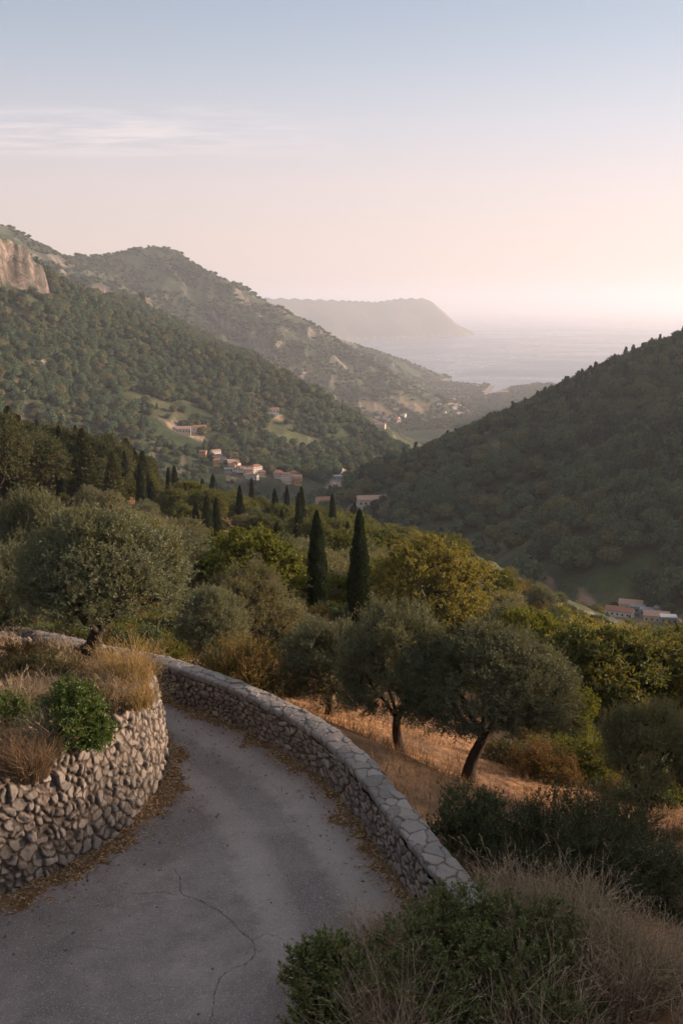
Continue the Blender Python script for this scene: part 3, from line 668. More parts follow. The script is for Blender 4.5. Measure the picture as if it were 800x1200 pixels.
def crown_tree(seed, H=4.0, a=2.0, b=1.5, zc=None, fork=0.9, lean=(0.3, 0.0), r0=0.16, n_clump=170, twigs=11, leaves=13, leafL=0.085, leafW=0.024, twigL=0.42,
               up=0.5, under=-0.45, lobes=0.3, nlimb=4, shell=0.5, droop=0.0, stems=1, rmin=0.006, hollow=0.0, scat=.85, face=.9):
    """trunk, limbs that fork to every bough, and boughs of leafy twigs. Height H, crown half-widths a (plan) and b (height)"""
    rs = RS(seed); zc = H-b if zc is None else zc
    cx, cy = lean[0]*1.2, lean[1]*1.2
    # boughs
    d = rand_dirs(n_clump*3, rs); d = d[(d[:, 2] > under) & ~((d[:, 2] < .05) & (np.hypot(d[:, 0], d[:, 1]) < hollow))][:n_clump]; n = len(d)
    lob = 1+lobes*(2*fbm(d[:, 0]*1.6+seed, d[:, 1]*1.6+d[:, 2]*1.3, 2, seed)-1)
    rad = (shell+(1-shell)*rs.rand(n)**0.6)*lob
    C = np.array([cx, cy, zc])+d*rad[:, None]*np.array([a, a, b])*0.86
    C[:, 2] -= droop*np.hypot(d[:, 0], d[:, 1])*rad*a
    C[:, 2] = np.maximum(C[:, 2], 0.28*H)
    # trunk and main limbs
    N, par = [], []
    def add(p, q): N.append(np.asarray(p, float)); par.append(q); return len(N)-1
    tops = []
    for s in range(stems):
        off = np.zeros(2) if stems == 1 else rs.normal(0, .06, 2)
        k = -1; m = 7; ph = rs.rand()*6.28
        for i in range(m):
            t = i/(m-1); bend = np.array([lean[0], lean[1]])*t**1.4*.8+.06*r0/.16*np.array([math.sin(ph+t*4), math.cos(ph+t*5)])*t+off*(1+2*t)
            k = add([bend[0], bend[1], fork*t], k)
        tops.append(k)
    limbs = []
    for i in range(nlimb):
        az = 6.283*(i+.5*rs.rand())/nlimb+seed; k = tops[i % len(tops)]; p0 = N[k]
        end = np.array([cx+math.cos(az)*a*.55, cy+math.sin(az)*a*.55, zc+b*(.05+.35*rs.rand())])
        ctl = (p0+end)/2+np.array([math.cos(az)*a*.12, math.sin(az)*a*.12, -.08*H+.16*H*rs.rand()])
        for t in np.linspace(0, 1, 8)[1:]:
            k = add((1-t)**2*p0+2*t*(1-t)*ctl+t*t*end+rs.normal(0, .025*a/2, 3), k)
        limbs.append(k)
    top = N[tops[0]]
    tip = np.zeros(n, int)
    order = np.argsort(np.linalg.norm(C-top, axis=1))
    first = 7*stems
    for c in order:
        A = np.array(N); dd = np.linalg.norm(A-C[c], axis=1); dd[:max(1, 7*stems-1)] += 10; dd += 0.18*np.linalg.norm(A-top, axis=1)
        k = int(np.argmin(dd)); p0 = A[k]; L = np.linalg.norm(C[c]-p0); m = max(1, int(L/(.22*a)))
        side = rs.normal(0, .09*L, 3)+np.array([0, 0, -.06*L])
        for t in np.linspace(0, 1, m+1)[1:]:
            k = add(p0*(1-t)+C[c]*t+side*4*t*(1-t), k)
        tip[c] = k
    N = np.array(N); par = np.array(par); w = np.zeros(len(N)); np.add.at(w, tip, 1.0)
    for k in range(len(N)-1, 0, -1):
        if par[k] >= 0: w[par[k]] += w[k]
    R = np.maximum(r0*(w/w.max())**0.5, rmin)
    isT = np.arange(len(N)) < 7*stems
    zz = np.clip(N[:, 2]/max(fork, .1), 0, 1); R = np.where(isT, r0*(1.0 if stems == 1 else .75)*(1.35-0.45*zz**.5+.35*(1-zz)**6), R)
    TV, TF = tubes(N, par, R, 8)
    # bark swelling
    TV = TV+0.012*(fbm(TV[:, 0]*14+TV[:, 2]*3, TV[:, 1]*14+TV[:, 2]*4, 2, seed)[:, None]-.5)*nrm(TV-np.array([0, 0, 1])*TV[:, 2:3])*2
    # leafy twigs
    o = nrm(C-np.array([cx, cy, zc-.35*b])); m = twigs
    td = np.repeat(o, m, 0)*.75+np.array([0, 0, up])+rand_dirs(n*m, rs)*scat
    td = nrm(td); tl = twigL*(.55+.75*rs.rand(n*m)); base = np.repeat(C, m, 0)+rs.normal(0, .10*twigL/.42, (n*m, 3))
    s = rs.rand(n*m, leaves)**.8; bend = np.array([0, 0, -1.])*(0.18)
    pos = base[:, None]+td[:, None]*(s*tl[:, None])[..., None]+bend*(s**2*tl[:, None])[..., None]
    ld = td[:, None]*.75+rand_dirs(n*m*leaves, rs).reshape(n*m, leaves, 3)*.8
    k = n*m*leaves; sd = np.repeat(np.repeat(o, m, 0)*face+np.array([0, 0, .25*face]), leaves, 0)+rand_dirs(k, rs)*.8
    LV, LF = leaf_quads(pos.reshape(-1, 3), ld.reshape(-1, 3), leafL*(.7+.6*rs.rand(k)), leafW*(.75+.5*rs.rand(k)), rs, .25, sd)
    return (TV, TF), (LV, LF)
def spire_tree(seed, H=7.0, r=0.62, n=11000, leafL=0.2, leafW=0.05, prof='cypress', tip=1.0, core=True, gaps=0.0):
    """column of upright sprays round a dark core"""
    rs = RS(seed); h = rs.rand(n)
    def R(h):
        if prof == 'cypress': return r*np.clip(np.minimum(1, .55+2.2*h), 0, 1)*np.clip(1-np.maximum(h-.30, 0)/.70, 0, 1)**0.6
        return r*np.clip(np.minimum(1, .5+6*h), 0, 1)*(1-h)**.85+0.03
    az = rs.rand(n)*6.283
    lump = 0.70+.60*fbm(np.cos(az)*1.6+5+h*H*.9, np.sin(az)*1.6+h*H*1.3, 4, seed)
    if prof == 'pine':
        lay = (h*H/0.62+az*.35+.5*fbm(h*4, az, 2, seed+3)) % 1; lump = lump*(0.55+.6*lay)
    rr = R(h)*lump*(.72+.30*rs.rand(n))
    pos = np.stack([np.cos(az)*rr, np.sin(az)*rr, .04*H+h*H*.94], -1)
    out = np.stack([np.cos(az), np.sin(az), np.zeros(n)], -1)
    d = (out*.35+np.array([0, 0, 1.])+rand_dirs(n, rs)*.35) if prof == 'cypress' else (out*1.0+np.array([0, 0, .15])+rand_dirs(n, rs)*.55)
    LV, LF = leaf_quads(pos, d, leafL*(.6+.8*rs.rand(n))*(.35+.75*(1-h)**.6), leafW*(.7+.6*rs.rand(n)), rs, .25, out+np.array([0, 0, .3])+rand_dirs(n, rs)*.5)
    LF = [LF]
    if core:
        K, J = 14, 26; hh = np.linspace(0, 1, J); a2 = np.arange(K)*6.283/K
        A, Hh = np.meshgrid(a2, hh, indexing='ij'); l2 = 0.70+.60*fbm(np.cos(A)*1.6+5+Hh*H*.9, np.sin(A)*1.6+Hh*H*1.3, 3, seed)
        q = R(Hh)*l2*(.74 if prof == 'cypress' else .42)
        CV = np.stack([np.cos(A)*q, np.sin(A)*q, .045*H+Hh*H*.90], -1).reshape(-1, 3)
        LF.append(grid_faces(K, J, True)+len(LV)); LV = np.vstack([LV, CV])
    nn = np.array([[0, 0, -.4], [0.01, 0, .3*H], [0, 0.01, .8*H]]); TV, TF = tubes(nn, np.array([-1, 0, 1]), np.array([.085, .06, .02])*H/7, 8)
    return (TV, TF), (LV, LF)

def bark_mat(name, c1, c2):
    m = M(name); p = m.objc(); mp = m.n('Mapping'); m.l(p, mp.inputs[0]); mp.inputs['Scale'].default_value = (14, 14, 3.5)
    n = m.noise(mp.outputs[0], 1, 6, .7, .8); return m.bsdf(m.mix(m.rng(n, .35, .68), c1, c2), .95, .1, m.bump(n, .8, .03))
BARK = bark_mat('dark_bark', (.028, .022, .017), (.075, .058, .046)); BARK_G = bark_mat('grey_bark', (.06, .05, .04), (.14, .115, .095))
OLIVE = leaf_mat('olive_leaves', (.068, .080, .045), (.185, .19, .118), (.125, .125, .062), .28, .5, .3)
OLIVE_W = leaf_mat('olive_leaves_yellowed', (.09, .092, .045), (.21, .20, .108), (.16, .138, .058), .30, .5, .3)
OAK = leaf_mat('oak_leaves', (.06, .08, .026), (.135, .145, .045), (.165, .145, .04), .35, .6, .2, .5)
GOLD = leaf_mat('golden_leaves', (.135, .125, .034), (.27, .228, .06), (.185, .168, .045), .38, .6, .2, .6)
LIME = leaf_mat('fresh_leaves', (.085, .10, .018), (.15, .155, .028), None, .40, .6, .2)
CYP = leaf_mat('cypress_sprays', (.018, .032, .017), (.042, .056, .026), (.03, .044, .018), .12, .7, .15)
PINE = leaf_mat('pine_needles', (.036, .052, .024), (.09, .096, .040), (.11, .09, .036), .15, .7, .15)
RUST = leaf_mat('dry_leaves', (.12, .07, .03), (.22, .14, .06), (.10, .085, .03), .3, .7, .15)

PROTO = {}
def proto(key, parts, bark, leaf):
    (TV, TF), (LV, LF) = parts
    PROTO[key] = (mesh(key+'_trunk', TV, TF, True, [bark]), mesh(key+'_crown', LV, LF, False, [leaf]), float(np.percentile(LV[:, 2], 99.2)), float(np.percentile(np.hypot(LV[:, 0]-LV[:, 0].mean(), LV[:, 1]-LV[:, 1].mean()), 98)))
proto('olive_big', crown_tree(3, 3.0, 1.75, 1.25, 1.72, .7, (.28, 0), .14, 440, 20, 16, .062, .0165, .34, .60, -.34, .26, 5, .60, .10, hollow=.95, scat=.7), BARK, OLIVE)
proto('olive_wide', crown_tree(11, 3.5, 2.0, 1.30, 2.25, 1.0, (.34, .1), .13, 460, 20, 16, .064, .017, .35, .60, -.34, .24, 5, .62, .14, hollow=.95, scat=.7), BARK, OLIVE)
proto('olive_round', crown_tree(21, 3.4, 1.6, 1.55, 1.85, .8, (-.12, .1), .12, 420, 19, 15, .064, .017, .35, .6, -.6, .22, 4, .58, hollow=.7, scat=.7), BARK, OLIVE)
proto('olive_open', crown_tree(37, 3.4, 1.6, 1.3, 2.0, 1.0, (.15, .1), .12, 300, 18, 15, .066, .018, .38, .6, -.5, .38, 4, .55, 0, 2, hollow=.9, scat=.7), BARK, OLIVE_W)
proto('olive_mid', crown_tree(45, 4.4, 2.5, 1.9, None, .9, (.2, .1), .2, 150, 9, 11, .17, .055, .62, .5, -.6, .3, 4, .5), BARK, OLIVE)
proto('olive_mid_pale', crown_tree(46, 4.2, 2.6, 1.7, None, .9, (-.2, .1), .2, 150, 9, 11, .17, .055, .62, .5, -.5, .35, 4, .5), BARK, OLIVE_W)
proto('oak_gold', crown_tree(55, 5.4, 3.1, 2.1, 3.2, 1.6, (.25, .1), .19, 150, 10, 11, .17, .10, .62, .35, -.5, .45, 5, .5), BARK_G, GOLD)
proto('oak_lime', crown_tree(57, 4.6, 2.4, 2.0, None, 1.2, (.1, .1), .16, 120, 9, 11, .18, .11, .6, .4, -.6, .4, 4, .5), BARK_G, LIME)
proto('oak_mid', crown_tree(63, 5.6, 2.8, 2.4, None, 1.3, (.2, .1), .2, 140, 9, 10, .21, .12, .68, .35, -.6, .4, 4, .5), BARK, OAK)
proto('oak_broad', crown_tree(64, 5.0, 3.2, 2.0, None, 1.2, (-.2, .1), .2, 150, 9, 10, .21, .12, .68, .35, -.5, .45, 4, .5), BARK, OAK)
proto('cypress', spire_tree(71, 7.0, .62, 12000, .2, .05), BARK, CYP)
proto('cypress_slim', spire_tree(72, 7.0, .55, 5000, .30, .08), BARK, CYP)
proto('cypress_stout', spire_tree(73, 7.0, .80, 5000, .30, .08), BARK, CYP)
proto('pine', spire_tree(81, 8.0, 1.75, 6500, .42, .12, 'pine'), BARK, PINE)
proto('pine_ragged', spire_tree(82, 8.0, 2.1, 6000, .45, .13, 'pine'), BARK, PINE)
proto('pine_round', crown_tree(83, 7.5, 2.4, 2.9, None, 1.5, (.1, .1), .2, 150, 9, 10, .3, .07, .8, .2, -.7, .35, 4, .5), BARK, PINE)

TREES = []
def plant(key, name, x, y, z, sx, sz, rot, label, cat, group=None):
    t, c, H, Rr = PROTO[key]
    r = empty(name, (x, y, z), rot, (sx, sx, sz)); tag(r, label, cat, group)
    obj('trunk', t, r); obj('crown', c, r); TREES.append((x, y, Rr*sx)); return r
def hero(key, name, px, d, top, width, label, cat, rot=0.0, group=None, zoff=0.0, bank=False):
    """a tree standing in the direction px at ground distance d, its top at picture height top"""
    p = P(px, top, d); x, y = p[0], p[1]
    z = float(bank_z(np.array([x]), np.array([y]))[0]) if bank else float(ground_z(x, y))
    z += zoff; t, c, H, Rr = PROTO[key]
    dep = y*cp-(z+1-CAM_H)*sp; sz = (p[2]-z)/H; sx = width*dep/FPX/2/Rr
    if not (0.6 < sx/sz < 1.6): print('proportion', name, px, round(sx, 2), round(sz, 2))
    return plant(key, name, x, y, z-0.05, sx, sz, rot, label, cat, group)
O = 'olive tree'
hero('olive_big', 'olive_tree', 92, 20.2, 598, 205, 'large spreading olive with a leaning dark trunk on the bank above the retaining wall', O, 0.0, bank=True)
hero('olive_wide', 'olive_tree', 553, 22.0, 738, 205, 'wide-crowned olive with a bare dark trunk leaning right on the orange grass below the parapet', O, 0.0)
hero('olive_round', 'olive_tree', 470, 22.6, 708, 138, 'tall olive on the orange grass, second trunk along from the wide-crowned olive', O, 1.0)
hero('olive_round', 'olive_tree', 385, 26.5, 728, 122, 'round grey-green olive tucked close behind the middle of the parapet', O, 2.6)
hero('olive_open', 'olive_tree', 765, 21.0, 824, 140, 'many-branched olive at the right edge of the photo above the dark shrubs', O, 0.6)
hero('olive_open', 'olive_tree', 290, 32.0, 664, 128, 'open-crowned olive with a visible inner trunk behind the golden shrub by the parapet', O, 2.2)
hero('olive_round', 'olive_tree', 240, 29.5, 690, 92, 'dark compact olive directly right of the large leaning olive', O, 4.0)
hero('olive_round', 'olive_tree', -6, 29.0, 640, 120, 'dark shaded olive cut off by the left edge of the photo, behind the parapet', O, 5.0)
hero('olive_big', 'olive_tree', 48, 36.0, 580, 120, 'broad olive rising behind the left shoulder of the large leaning olive', O, 3.0)
hero('olive_mid', 'olive_tree', 20, 52.0, 592, 110, 'pale olive at the left edge of the photo below the dark pine wood', O, 1.5)
hero('olive_mid_pale', 'olive_tree', 205, 52.0, 640, 105, 'grey olive whose crown shows just above the right side of the large leaning olive', O, 3.5)
hero('olive_round', 'olive_tree', 335, 38.0, 712, 90, 'low olive peeping out between the open-crowned olive and the left tall cypress', O, 1.2)
hero('cypress', 'cypress_tree', 371, 58.0, 598, 26, 'tall slim cypress, the left one of the pair in the middle of the photo', 'cypress', 0.4)
hero('cypress', 'cypress_tree', 421, 54.0, 597, 28, 'tall slim cypress, the right one of the pair in the middle of the photo', 'cypress', 2.4)
hero('oak_gold', 'oak_tree', 500, 50.0, 636, 150, 'golden-leaved oak with open branches right of the two tall cypresses', 'oak tree', 0.3)
hero('oak_gold', 'oak_tree', 690, 44.0, 728, 130, 'bronze-gold oak with dark limbs behind the wide-crowned olive', 'oak tree', 2.5)
hero('oak_lime', 'oak_tree', 615, 44.0, 716, 80, 'yellow-green bushy oak between the golden oak and the bronze-gold oak', 'oak tree', 1.5)
hero('oak_lime', 'oak_tree', 668, 31.0, 808, 74, 'bright green young tree beside the wide-crowned olive at its right', 'young tree', 1.0)
hero('oak_lime', 'oak_tree', 400, 66.0, 676, 60, 'yellowish young tree in the gap between the two tall cypresses', 'young tree', 3.0)
hero('oak_mid', 'oak_tree', 575, 36.0, 770, 70, 'shaded green tree half hidden behind the crown of the wide-crowned olive', 'oak tree', 3.0)
# cypress groups on the slope: picture position, foot, top, width
CYPS = ((229,637,588,11,'small dark cypress, shortest at the left of the three standing close together on the slope'),(242,640,580,14,'stout dark cypress, middle one of the three standing close together on the slope'),(253,640,583,11,'small dark cypress, right one of the three standing close together on the slope'),
        (292,656,621,9,'short lone cypress on the slope left of the tall cypress pair'),(119,578,514,13,'dark cypress at the left of the row in front of the pine wood'),(130,580,520,12,'dark cypress second from the left in the row in front of the pine wood'),(139,581,536,9,'short dark cypress in the middle of the row in front of the pine wood'),
        (159,582,529,12,'dark cypress at the right of the row in front of the pine wood'),(177,598,563,10,'low cypress below the right end of the pine wood, left of the smallest one'),(190,604,576,8,'smallest cypress below the right end of the pine wood'),(398,652,617,9,'thin distant cypress just right of the left tall cypress'),
        (407,655,611,10,'distant cypress close to the left side of the right tall cypress'),(330,630,597,9,'distant cypress on the skyline of the slope below the village'),(356,628,593,8,'distant cypress just left of the top of the left tall cypress'),(216,602,566,10,'distant cypress on the slope between the pine wood and the village'),(787,800,742,15,'dark cypress at the right edge of the photo below the farm buildings'))
for px, base, top, w, lab in CYPS:
    h = hit(px, base)
    hero('cypress_slim' if w < 12 else 'cypress_stout', 'cypress_tree', px, math.hypot(h[0], h[1]), top, w*1.15, lab, 'cypress', px*.7)
# ------------------------------------------------------------------ trees scattered over our slope
def scatter_slope():
    rs = RS(77); n = 14000
    az = np.radians(rs.uniform(-21.5, 21.5, n)); r = np.sqrt(rs.uniform(36**2, 330**2, n))
    # more tries close by
    az = np.concatenate([az, np.radians(rs.uniform(-21, 21, 2500))]); r = np.concatenate([r, rs.uniform(34, 110, 2500)])
    x, y = np.sin(az)*r, np.cos(az)*r; z = ground_z(x, y)
    ok = visible(x, y, 5.0, 0.0) & (rs.rand(len(x)) > open_at(x, y)*1.3)
    d_, fz = poly_info(x, y, FLOOR); ok &= (d_ > 18)
    px, py = project(np.stack([x, y, z], -1))
    tx = np.array([t[0] for t in TREES]); ty = np.array([t[1] for t in TREES]); tr = np.array([t[2] for t in TREES])
    acc = []; cnt = {}
    for i in np.nonzero(ok)[0]:
        u, v, d = px[i], py[i], r[i]
        pine = u < 215 and v < 600 and d > 130 and v < 640-0.33*u
        right = u > 470
        sp = (1.9+0.0125*d) if not pine else 2.6
        if right: sp *= 1.1
        if d > 60 and len(acc) and min((x[i]-q[0])**2+(y[i]-q[1])**2 for q in acc) < (2*sp*.62)**2: continue
        if d <= 60 and len(acc) and min((x[i]-q[0])**2+(y[i]-q[1])**2 for q in acc) < 3.4**2: continue
        if np.any((x[i]-tx)**2+(y[i]-ty)**2 < (tr+sp*.6)**2): continue
        k = rs.rand()
        if pine:
            key = ('pine', 'pine_ragged', 'pine_round', 'oak_mid', 'cypress_slim')[int(np.searchsorted([.26, .46, .66, .86], k))]
            h = rs.uniform(7, 12.5)*(1.15-.35*u/215)
            if key == 'oak_mid': h *= .6
        elif not right:
            o = .72 if d < 120 else .38
            key = ('olive_mid', 'olive_mid_pale', 'oak_mid', 'oak_broad', 'oak_lime', 'cypress_slim', 'cypress_stout')[int(np.searchsorted([o*.5, o, o+(1-o)*.38, o+(1-o)*.66, o+(1-o)*.78, o+(1-o)*.90], k))]
            h = rs.uniform(3.0, 4.6) if 'olive' in key else rs.uniform(3.6, 6.4)
            if 'cyp' in key: h = rs.uniform(5, 9.5)
        else:
            g = .13 if d < 90 else .05
            key = ('oak_gold', 'oak_lime', 'olive_mid', 'olive_mid_pale', 'oak_broad', 'oak_broad', 'oak_mid')[int(np.searchsorted([g, g+.06, g+.24, g+.37, g+.37, g+.37+(.63-g)*.5], k))]
            h = rs.uniform(3.0, 4.4) if 'olive' in key else rs.uniform(3.4, 6.0)
            if 'cyp' in key: h = rs.uniform(5, 8)
        if d < 60: h *= .8
        ptop = project(np.array([x[i], y[i], z[i]+h]))[1]
        # nothing may stand in front of the tall pair, the golden oak or the row of cypresses
        if d < 66 and (330 < u < 455) and ptop < 735: continue
        if d < 56 and (330 < u < 455): continue
        if d < 52 and (430 < u < 580) and ptop < 735: continue
        if d < 48 and ptop < 700 and u > 560: continue
        if d < 50 and ptop < 690: continue
        if 105 < u < 200 and 100 < d < 150 and ptop < 572: continue
        if 220 < u < 300 and d < 147 and ptop < 628: continue
        if d < 140 and ptop < 600: continue
        if 'cyp' in key and 425 < u < 620: continue
        if u > 685 and ptop < 733: continue
        if 525 < u <= 685 and ptop < (646 if d > 100 else 676)+.42*(u-540): continue
        cat = 'olive tree' if 'olive' in key else 'cypress' if 'cyp' in key else 'pine tree' if 'pine' in key else 'oak tree'
        if cnt.get(cat, 0) >= 270: continue
        cnt[cat] = cnt.get(cat, 0)+1
        zone = ('in the dark pine wood at the upper left of the slope' if pine else
                'on the grove slope left of the tall cypress pair' if u < 360 and d < 110 else
                'on the middle slope below the village' if u < 470 and d >= 110 else
                'on the slope around the tall cypress pair' if u <= 470 else
                'on the slope behind the row of roadside olives at the right' if d < 95 else 'far down the shaded slope towards the farm buildings')
        look = {'olive_mid': 'grey-green round olive', 'olive_mid_pale': 'pale yellowish olive', 'oak_mid': 'rounded dark green oak', 'oak_broad': 'broad dark green oak', 'oak_lime': 'yellow-green bushy oak', 'oak_gold': 'golden-brown oak',
                'cypress_slim': 'slim dark cypress', 'cypress_stout': 'stout dark cypress', 'pine': 'narrow dark pine', 'pine_ragged': 'ragged wide dark pine', 'pine_round': 'round-headed dark pine'}[key]
        name = {'olive tree': 'olive_tree', 'cypress': 'cypress_tree', 'pine tree': 'pine_tree', 'oak tree': 'oak_tree'}[cat]
        H = PROTO[key][2]; s = h/H; w = s*rs.uniform(.9, 1.2)
        plant(key, name, x[i], y[i], z[i]-.08, w, s, rs.rand()*6.28, look+' '+zone, cat, look+'s '+zone)
        acc.append((x[i], y[i]))
    print('scattered', len(acc), cnt)
scatter_slope()

# ------------------------------------------------------------------ woods on the hills (masses nobody could count)
def scatter_object(name, pts, idx, scl, rot, protos, zsq=None):
    me = bpy.data.meshes.new(name); me.vertices.add(len(pts)); me.vertices.foreach_set('co', np.asarray(pts, np.float32).ravel())
    a = me.attributes.new('pick', 'INT', 'POINT'); a.data.foreach_set('value', np.asarray(idx, np.int32))
    a = me.attributes.new('size', 'FLOAT_VECTOR', 'POINT'); a.data.foreach_set('vector', np.asarray(scl, np.float32).ravel())
    a = me.attributes.new('turn', 'FLOAT_VECTOR', 'POINT'); a.data.foreach_set('vector', np.asarray(rot, np.float32).ravel())
    me.update()
    o = obj(name, me); tag(o, kind='stuff')
    cl = bpy.data.collections.new(name+'_kinds')
    for k, pm in enumerate(protos): cl.objects.link(bpy.data.objects.new('%s_kind_%s' % (name, 'abcdefgh'[k]), pm))
    ng = bpy.data.node_groups.new(name+'_scatter', 'GeometryNodeTree')
    ng.interface.new_socket('Geometry', in_out='INPUT', socket_type='NodeSocketGeometry'); ng.interface.new_socket('Geometry', in_out='OUTPUT', socket_type='NodeSocketGeometry')
    N = ng.nodes.new; gi, go = N('NodeGroupInput'), N('NodeGroupOutput'); ci = N('GeometryNodeCollectionInfo'); ip = N('GeometryNodeInstanceOnPoints')
    ci.inputs[0].default_value = cl; ci.inputs['Separate Children'].default_value = True; ci.inputs['Reset Children'].default_value = True
    def na(nm, t):
        q = N('GeometryNodeInputNamedAttribute'); q.data_type = t; q.inputs[0].default_value = nm
        return [s for s in q.outputs if s.enabled and s.name == 'Attribute'][0]
    L = ng.links.new
    L(gi.outputs[0], ip.inputs['Points']); L(ci.outputs[0], ip.inputs['Instance']); ip.inputs['Pick Instance'].default_value = True
    L(na('pick', 'INT'), ip.inputs['Instance Index']); L(na('turn', 'FLOAT_VECTOR'), ip.inputs['Rotation']); L(na('size', 'FLOAT_VECTOR'), ip.inputs['Scale'])
    L(ip.outputs[0], go.inputs[0])
    md = o.modifiers.new('scatter', 'NODES'); md.node_group = ng
    return o
WOOD = leaf_mat('wood_leaves', (.05, .085, .046), (.11, .14, .072), None, .18, .7, .12)
WOOD_B = leaf_mat('wood_leaves_brown', (.09, .095, .042), (.16, .155, .07), None, .18, .7, .12)
WOOD_D = leaf_mat('wood_leaves_dark', (.03, .056, .036), (.062, .094, .054), None, .15, .7, .12)
def wood_proto(seed, mat, spire=False, n=420):
    rs = RS(seed)
    d = rand_dirs(n, rs); d[:, 2] = np.where(d[:, 2] < -.35, -d[:, 2], d[:, 2])
    lump = .64+.66*fbm(d[:, 0]*1.9+seed, d[:, 1]*1.9+d[:, 2]*1.7, 3, seed)
    if spire:
        h = rs.rand(n); a = rs.rand(n)*6.28; q = .30*(1-h)**.8*np.minimum(1, .5+4*h)*(.75+.4*rs.rand(n))
        p = np.stack([np.cos(a)*q, np.sin(a)*q, h*1.2+.03], -1); d = nrm(np.stack([np.cos(a), np.sin(a), 0*a+.35], -1))
    else: p = np.array([0, 0, .56])+d*np.array([.5, .5, .44])*(lump*(.82+.2*rs.rand(n)))[:, None]
    V, F = leaf_quads(p, rand_dirs(n, rs)+d*.15, .125*(.6+.8*rs.rand(n)), .095*(.6+.8*rs.rand(n)), rs, .15, d+rand_dirs(n, rs)*.45)
    K, J = 12, 9; A, B = np.meshgrid(np.arange(K)*6.283/K, np.linspace(.02, math.pi-.02, J), indexing='ij')
    D = np.stack([np.sin(B)*np.cos(A), np.sin(B)*np.sin(A), -np.cos(B)], -1).reshape(-1, 3)
    l2 = .64+.66*fbm(D[:, 0]*1.9+seed, D[:, 1]*1.9+D[:, 2]*1.7, 3, seed)
    if spire: cv = D*np.array([.16, .16, .5])+np.array([0, 0, .52])
    else: cv = np.array([0, 0, .54])+D*np.array([.5, .5, .46])*(l2*.84)[:, None]
    return mesh('wood_tree', np.vstack([V, cv]), [F, grid_faces(K, J, True)+len(V)], False, [mat])
WP = [wood_proto(1, WOOD), wood_proto(2, WOOD), wood_proto(3, WOOD_B), wood_proto(4, WOOD_D), wood_proto(5, WOOD_D, True, 300)]
def woods(name, x0, x1, y0, y1, sp, size, keep, seed, mixw, tol=.0015, flat=(.8, 1.1)):
    rs = RS(seed)
    gx, gy = np.meshgrid(np.arange(x0, x1, sp), np.arange(y0, y1, sp), indexing='ij')
    x = gx.ravel()+rs.uniform(-.48, .48, gx.size)*sp; y = gy.ravel()+rs.uniform(-.48, .48, gx.size)*sp
    a = np.degrees(np.arctan2(x, y)); m = np.abs(a) < 22.5; x, y = x[m], y[m]
    m = keep(x, y); x, y = x[m], y[m]
    m = visible(x, y, size[1], tol) & (rs.rand(len(x)) > open_at(x, y, .55)*1.4); x, y = x[m], y[m]
    z = ground_z(x, y); m = z > SEA+1.5; x, y, z = x[m], y[m], z[m]; n = len(x)
    s = (size[0]*.8+(size[1]-size[0])*rs.rand(n)**1.6*1.9)*(.55+.9*fbm(x/40, y/40, 3, seed)); h = s*rs.uniform(flat[0], flat[1], n)
    s = np.minimum(s, size[1]*1.12); h = np.minimum(h, size[1]*1.12)
    idx = np.searchsorted(np.cumsum(mixw)[:-1], rs.rand(n)+.9*(fbm(x/55, y/55, 4, seed+4)-.5))
    print(name, n)
    scatter_object(name, np.stack([x, y, z-.06*s], -1), np.clip(idx, 0, len(mixw)-1), np.stack([s, s, h], -1), np.stack([0*x, 0*x, rs.rand(n)*6.28], -1), WP)
def gslope(x, y):
    e = 8.0; return np.hypot(ground_z(x+e, y)-ground_z(x-e, y), ground_z(x, y+e)-ground_z(x, y-e))/(2*e)
hill_side = lambda x, y: (np.hypot(x, y) > 300) & ((x > 60+0*y) | (np.hypot(x, y) > 330))
def on_right(x, y):
    d, z = poly_info(x, y, FLOOR); t = np.interp(y, FLOOR[:, 1], FLOOR[:, 0]); return (x > t+2) & (np.hypot(x, y) > 240) & (y < 1400)
def on_left(x, y):
    t = np.interp(y, FLOOR[:, 1], FLOOR[:, 0]); return (x <= t+2) & (np.hypot(x, y) > 335) & (y < 2150)
woods('hillside_woods', -60, 460, 160, 1250, 4.9, (5.2, 8.6), lambda x, y: on_right(x, y), 301, [.30, .25, .02, .31, .12])
woods('mountain_woods', -900, 140, 300, 2150, 7.4, (5.6, 9.6), lambda x, y: on_left(x, y) & (gslope(x, y) < .95) & (fbm(x/70, y/70, 4, 311) > .33), 302, [.32, .24, .28, .10, .06], .001)
woods('distant_woods', -1500, 800, 2100, 4600, 12.5, (7, 12), lambda x, y: (gslope(x, y) < .85) & (fbm(x/120, y/120, 4, 312) > .33), 303, [.3, .25, .2, .2, .05], .0006, (.5, .75))
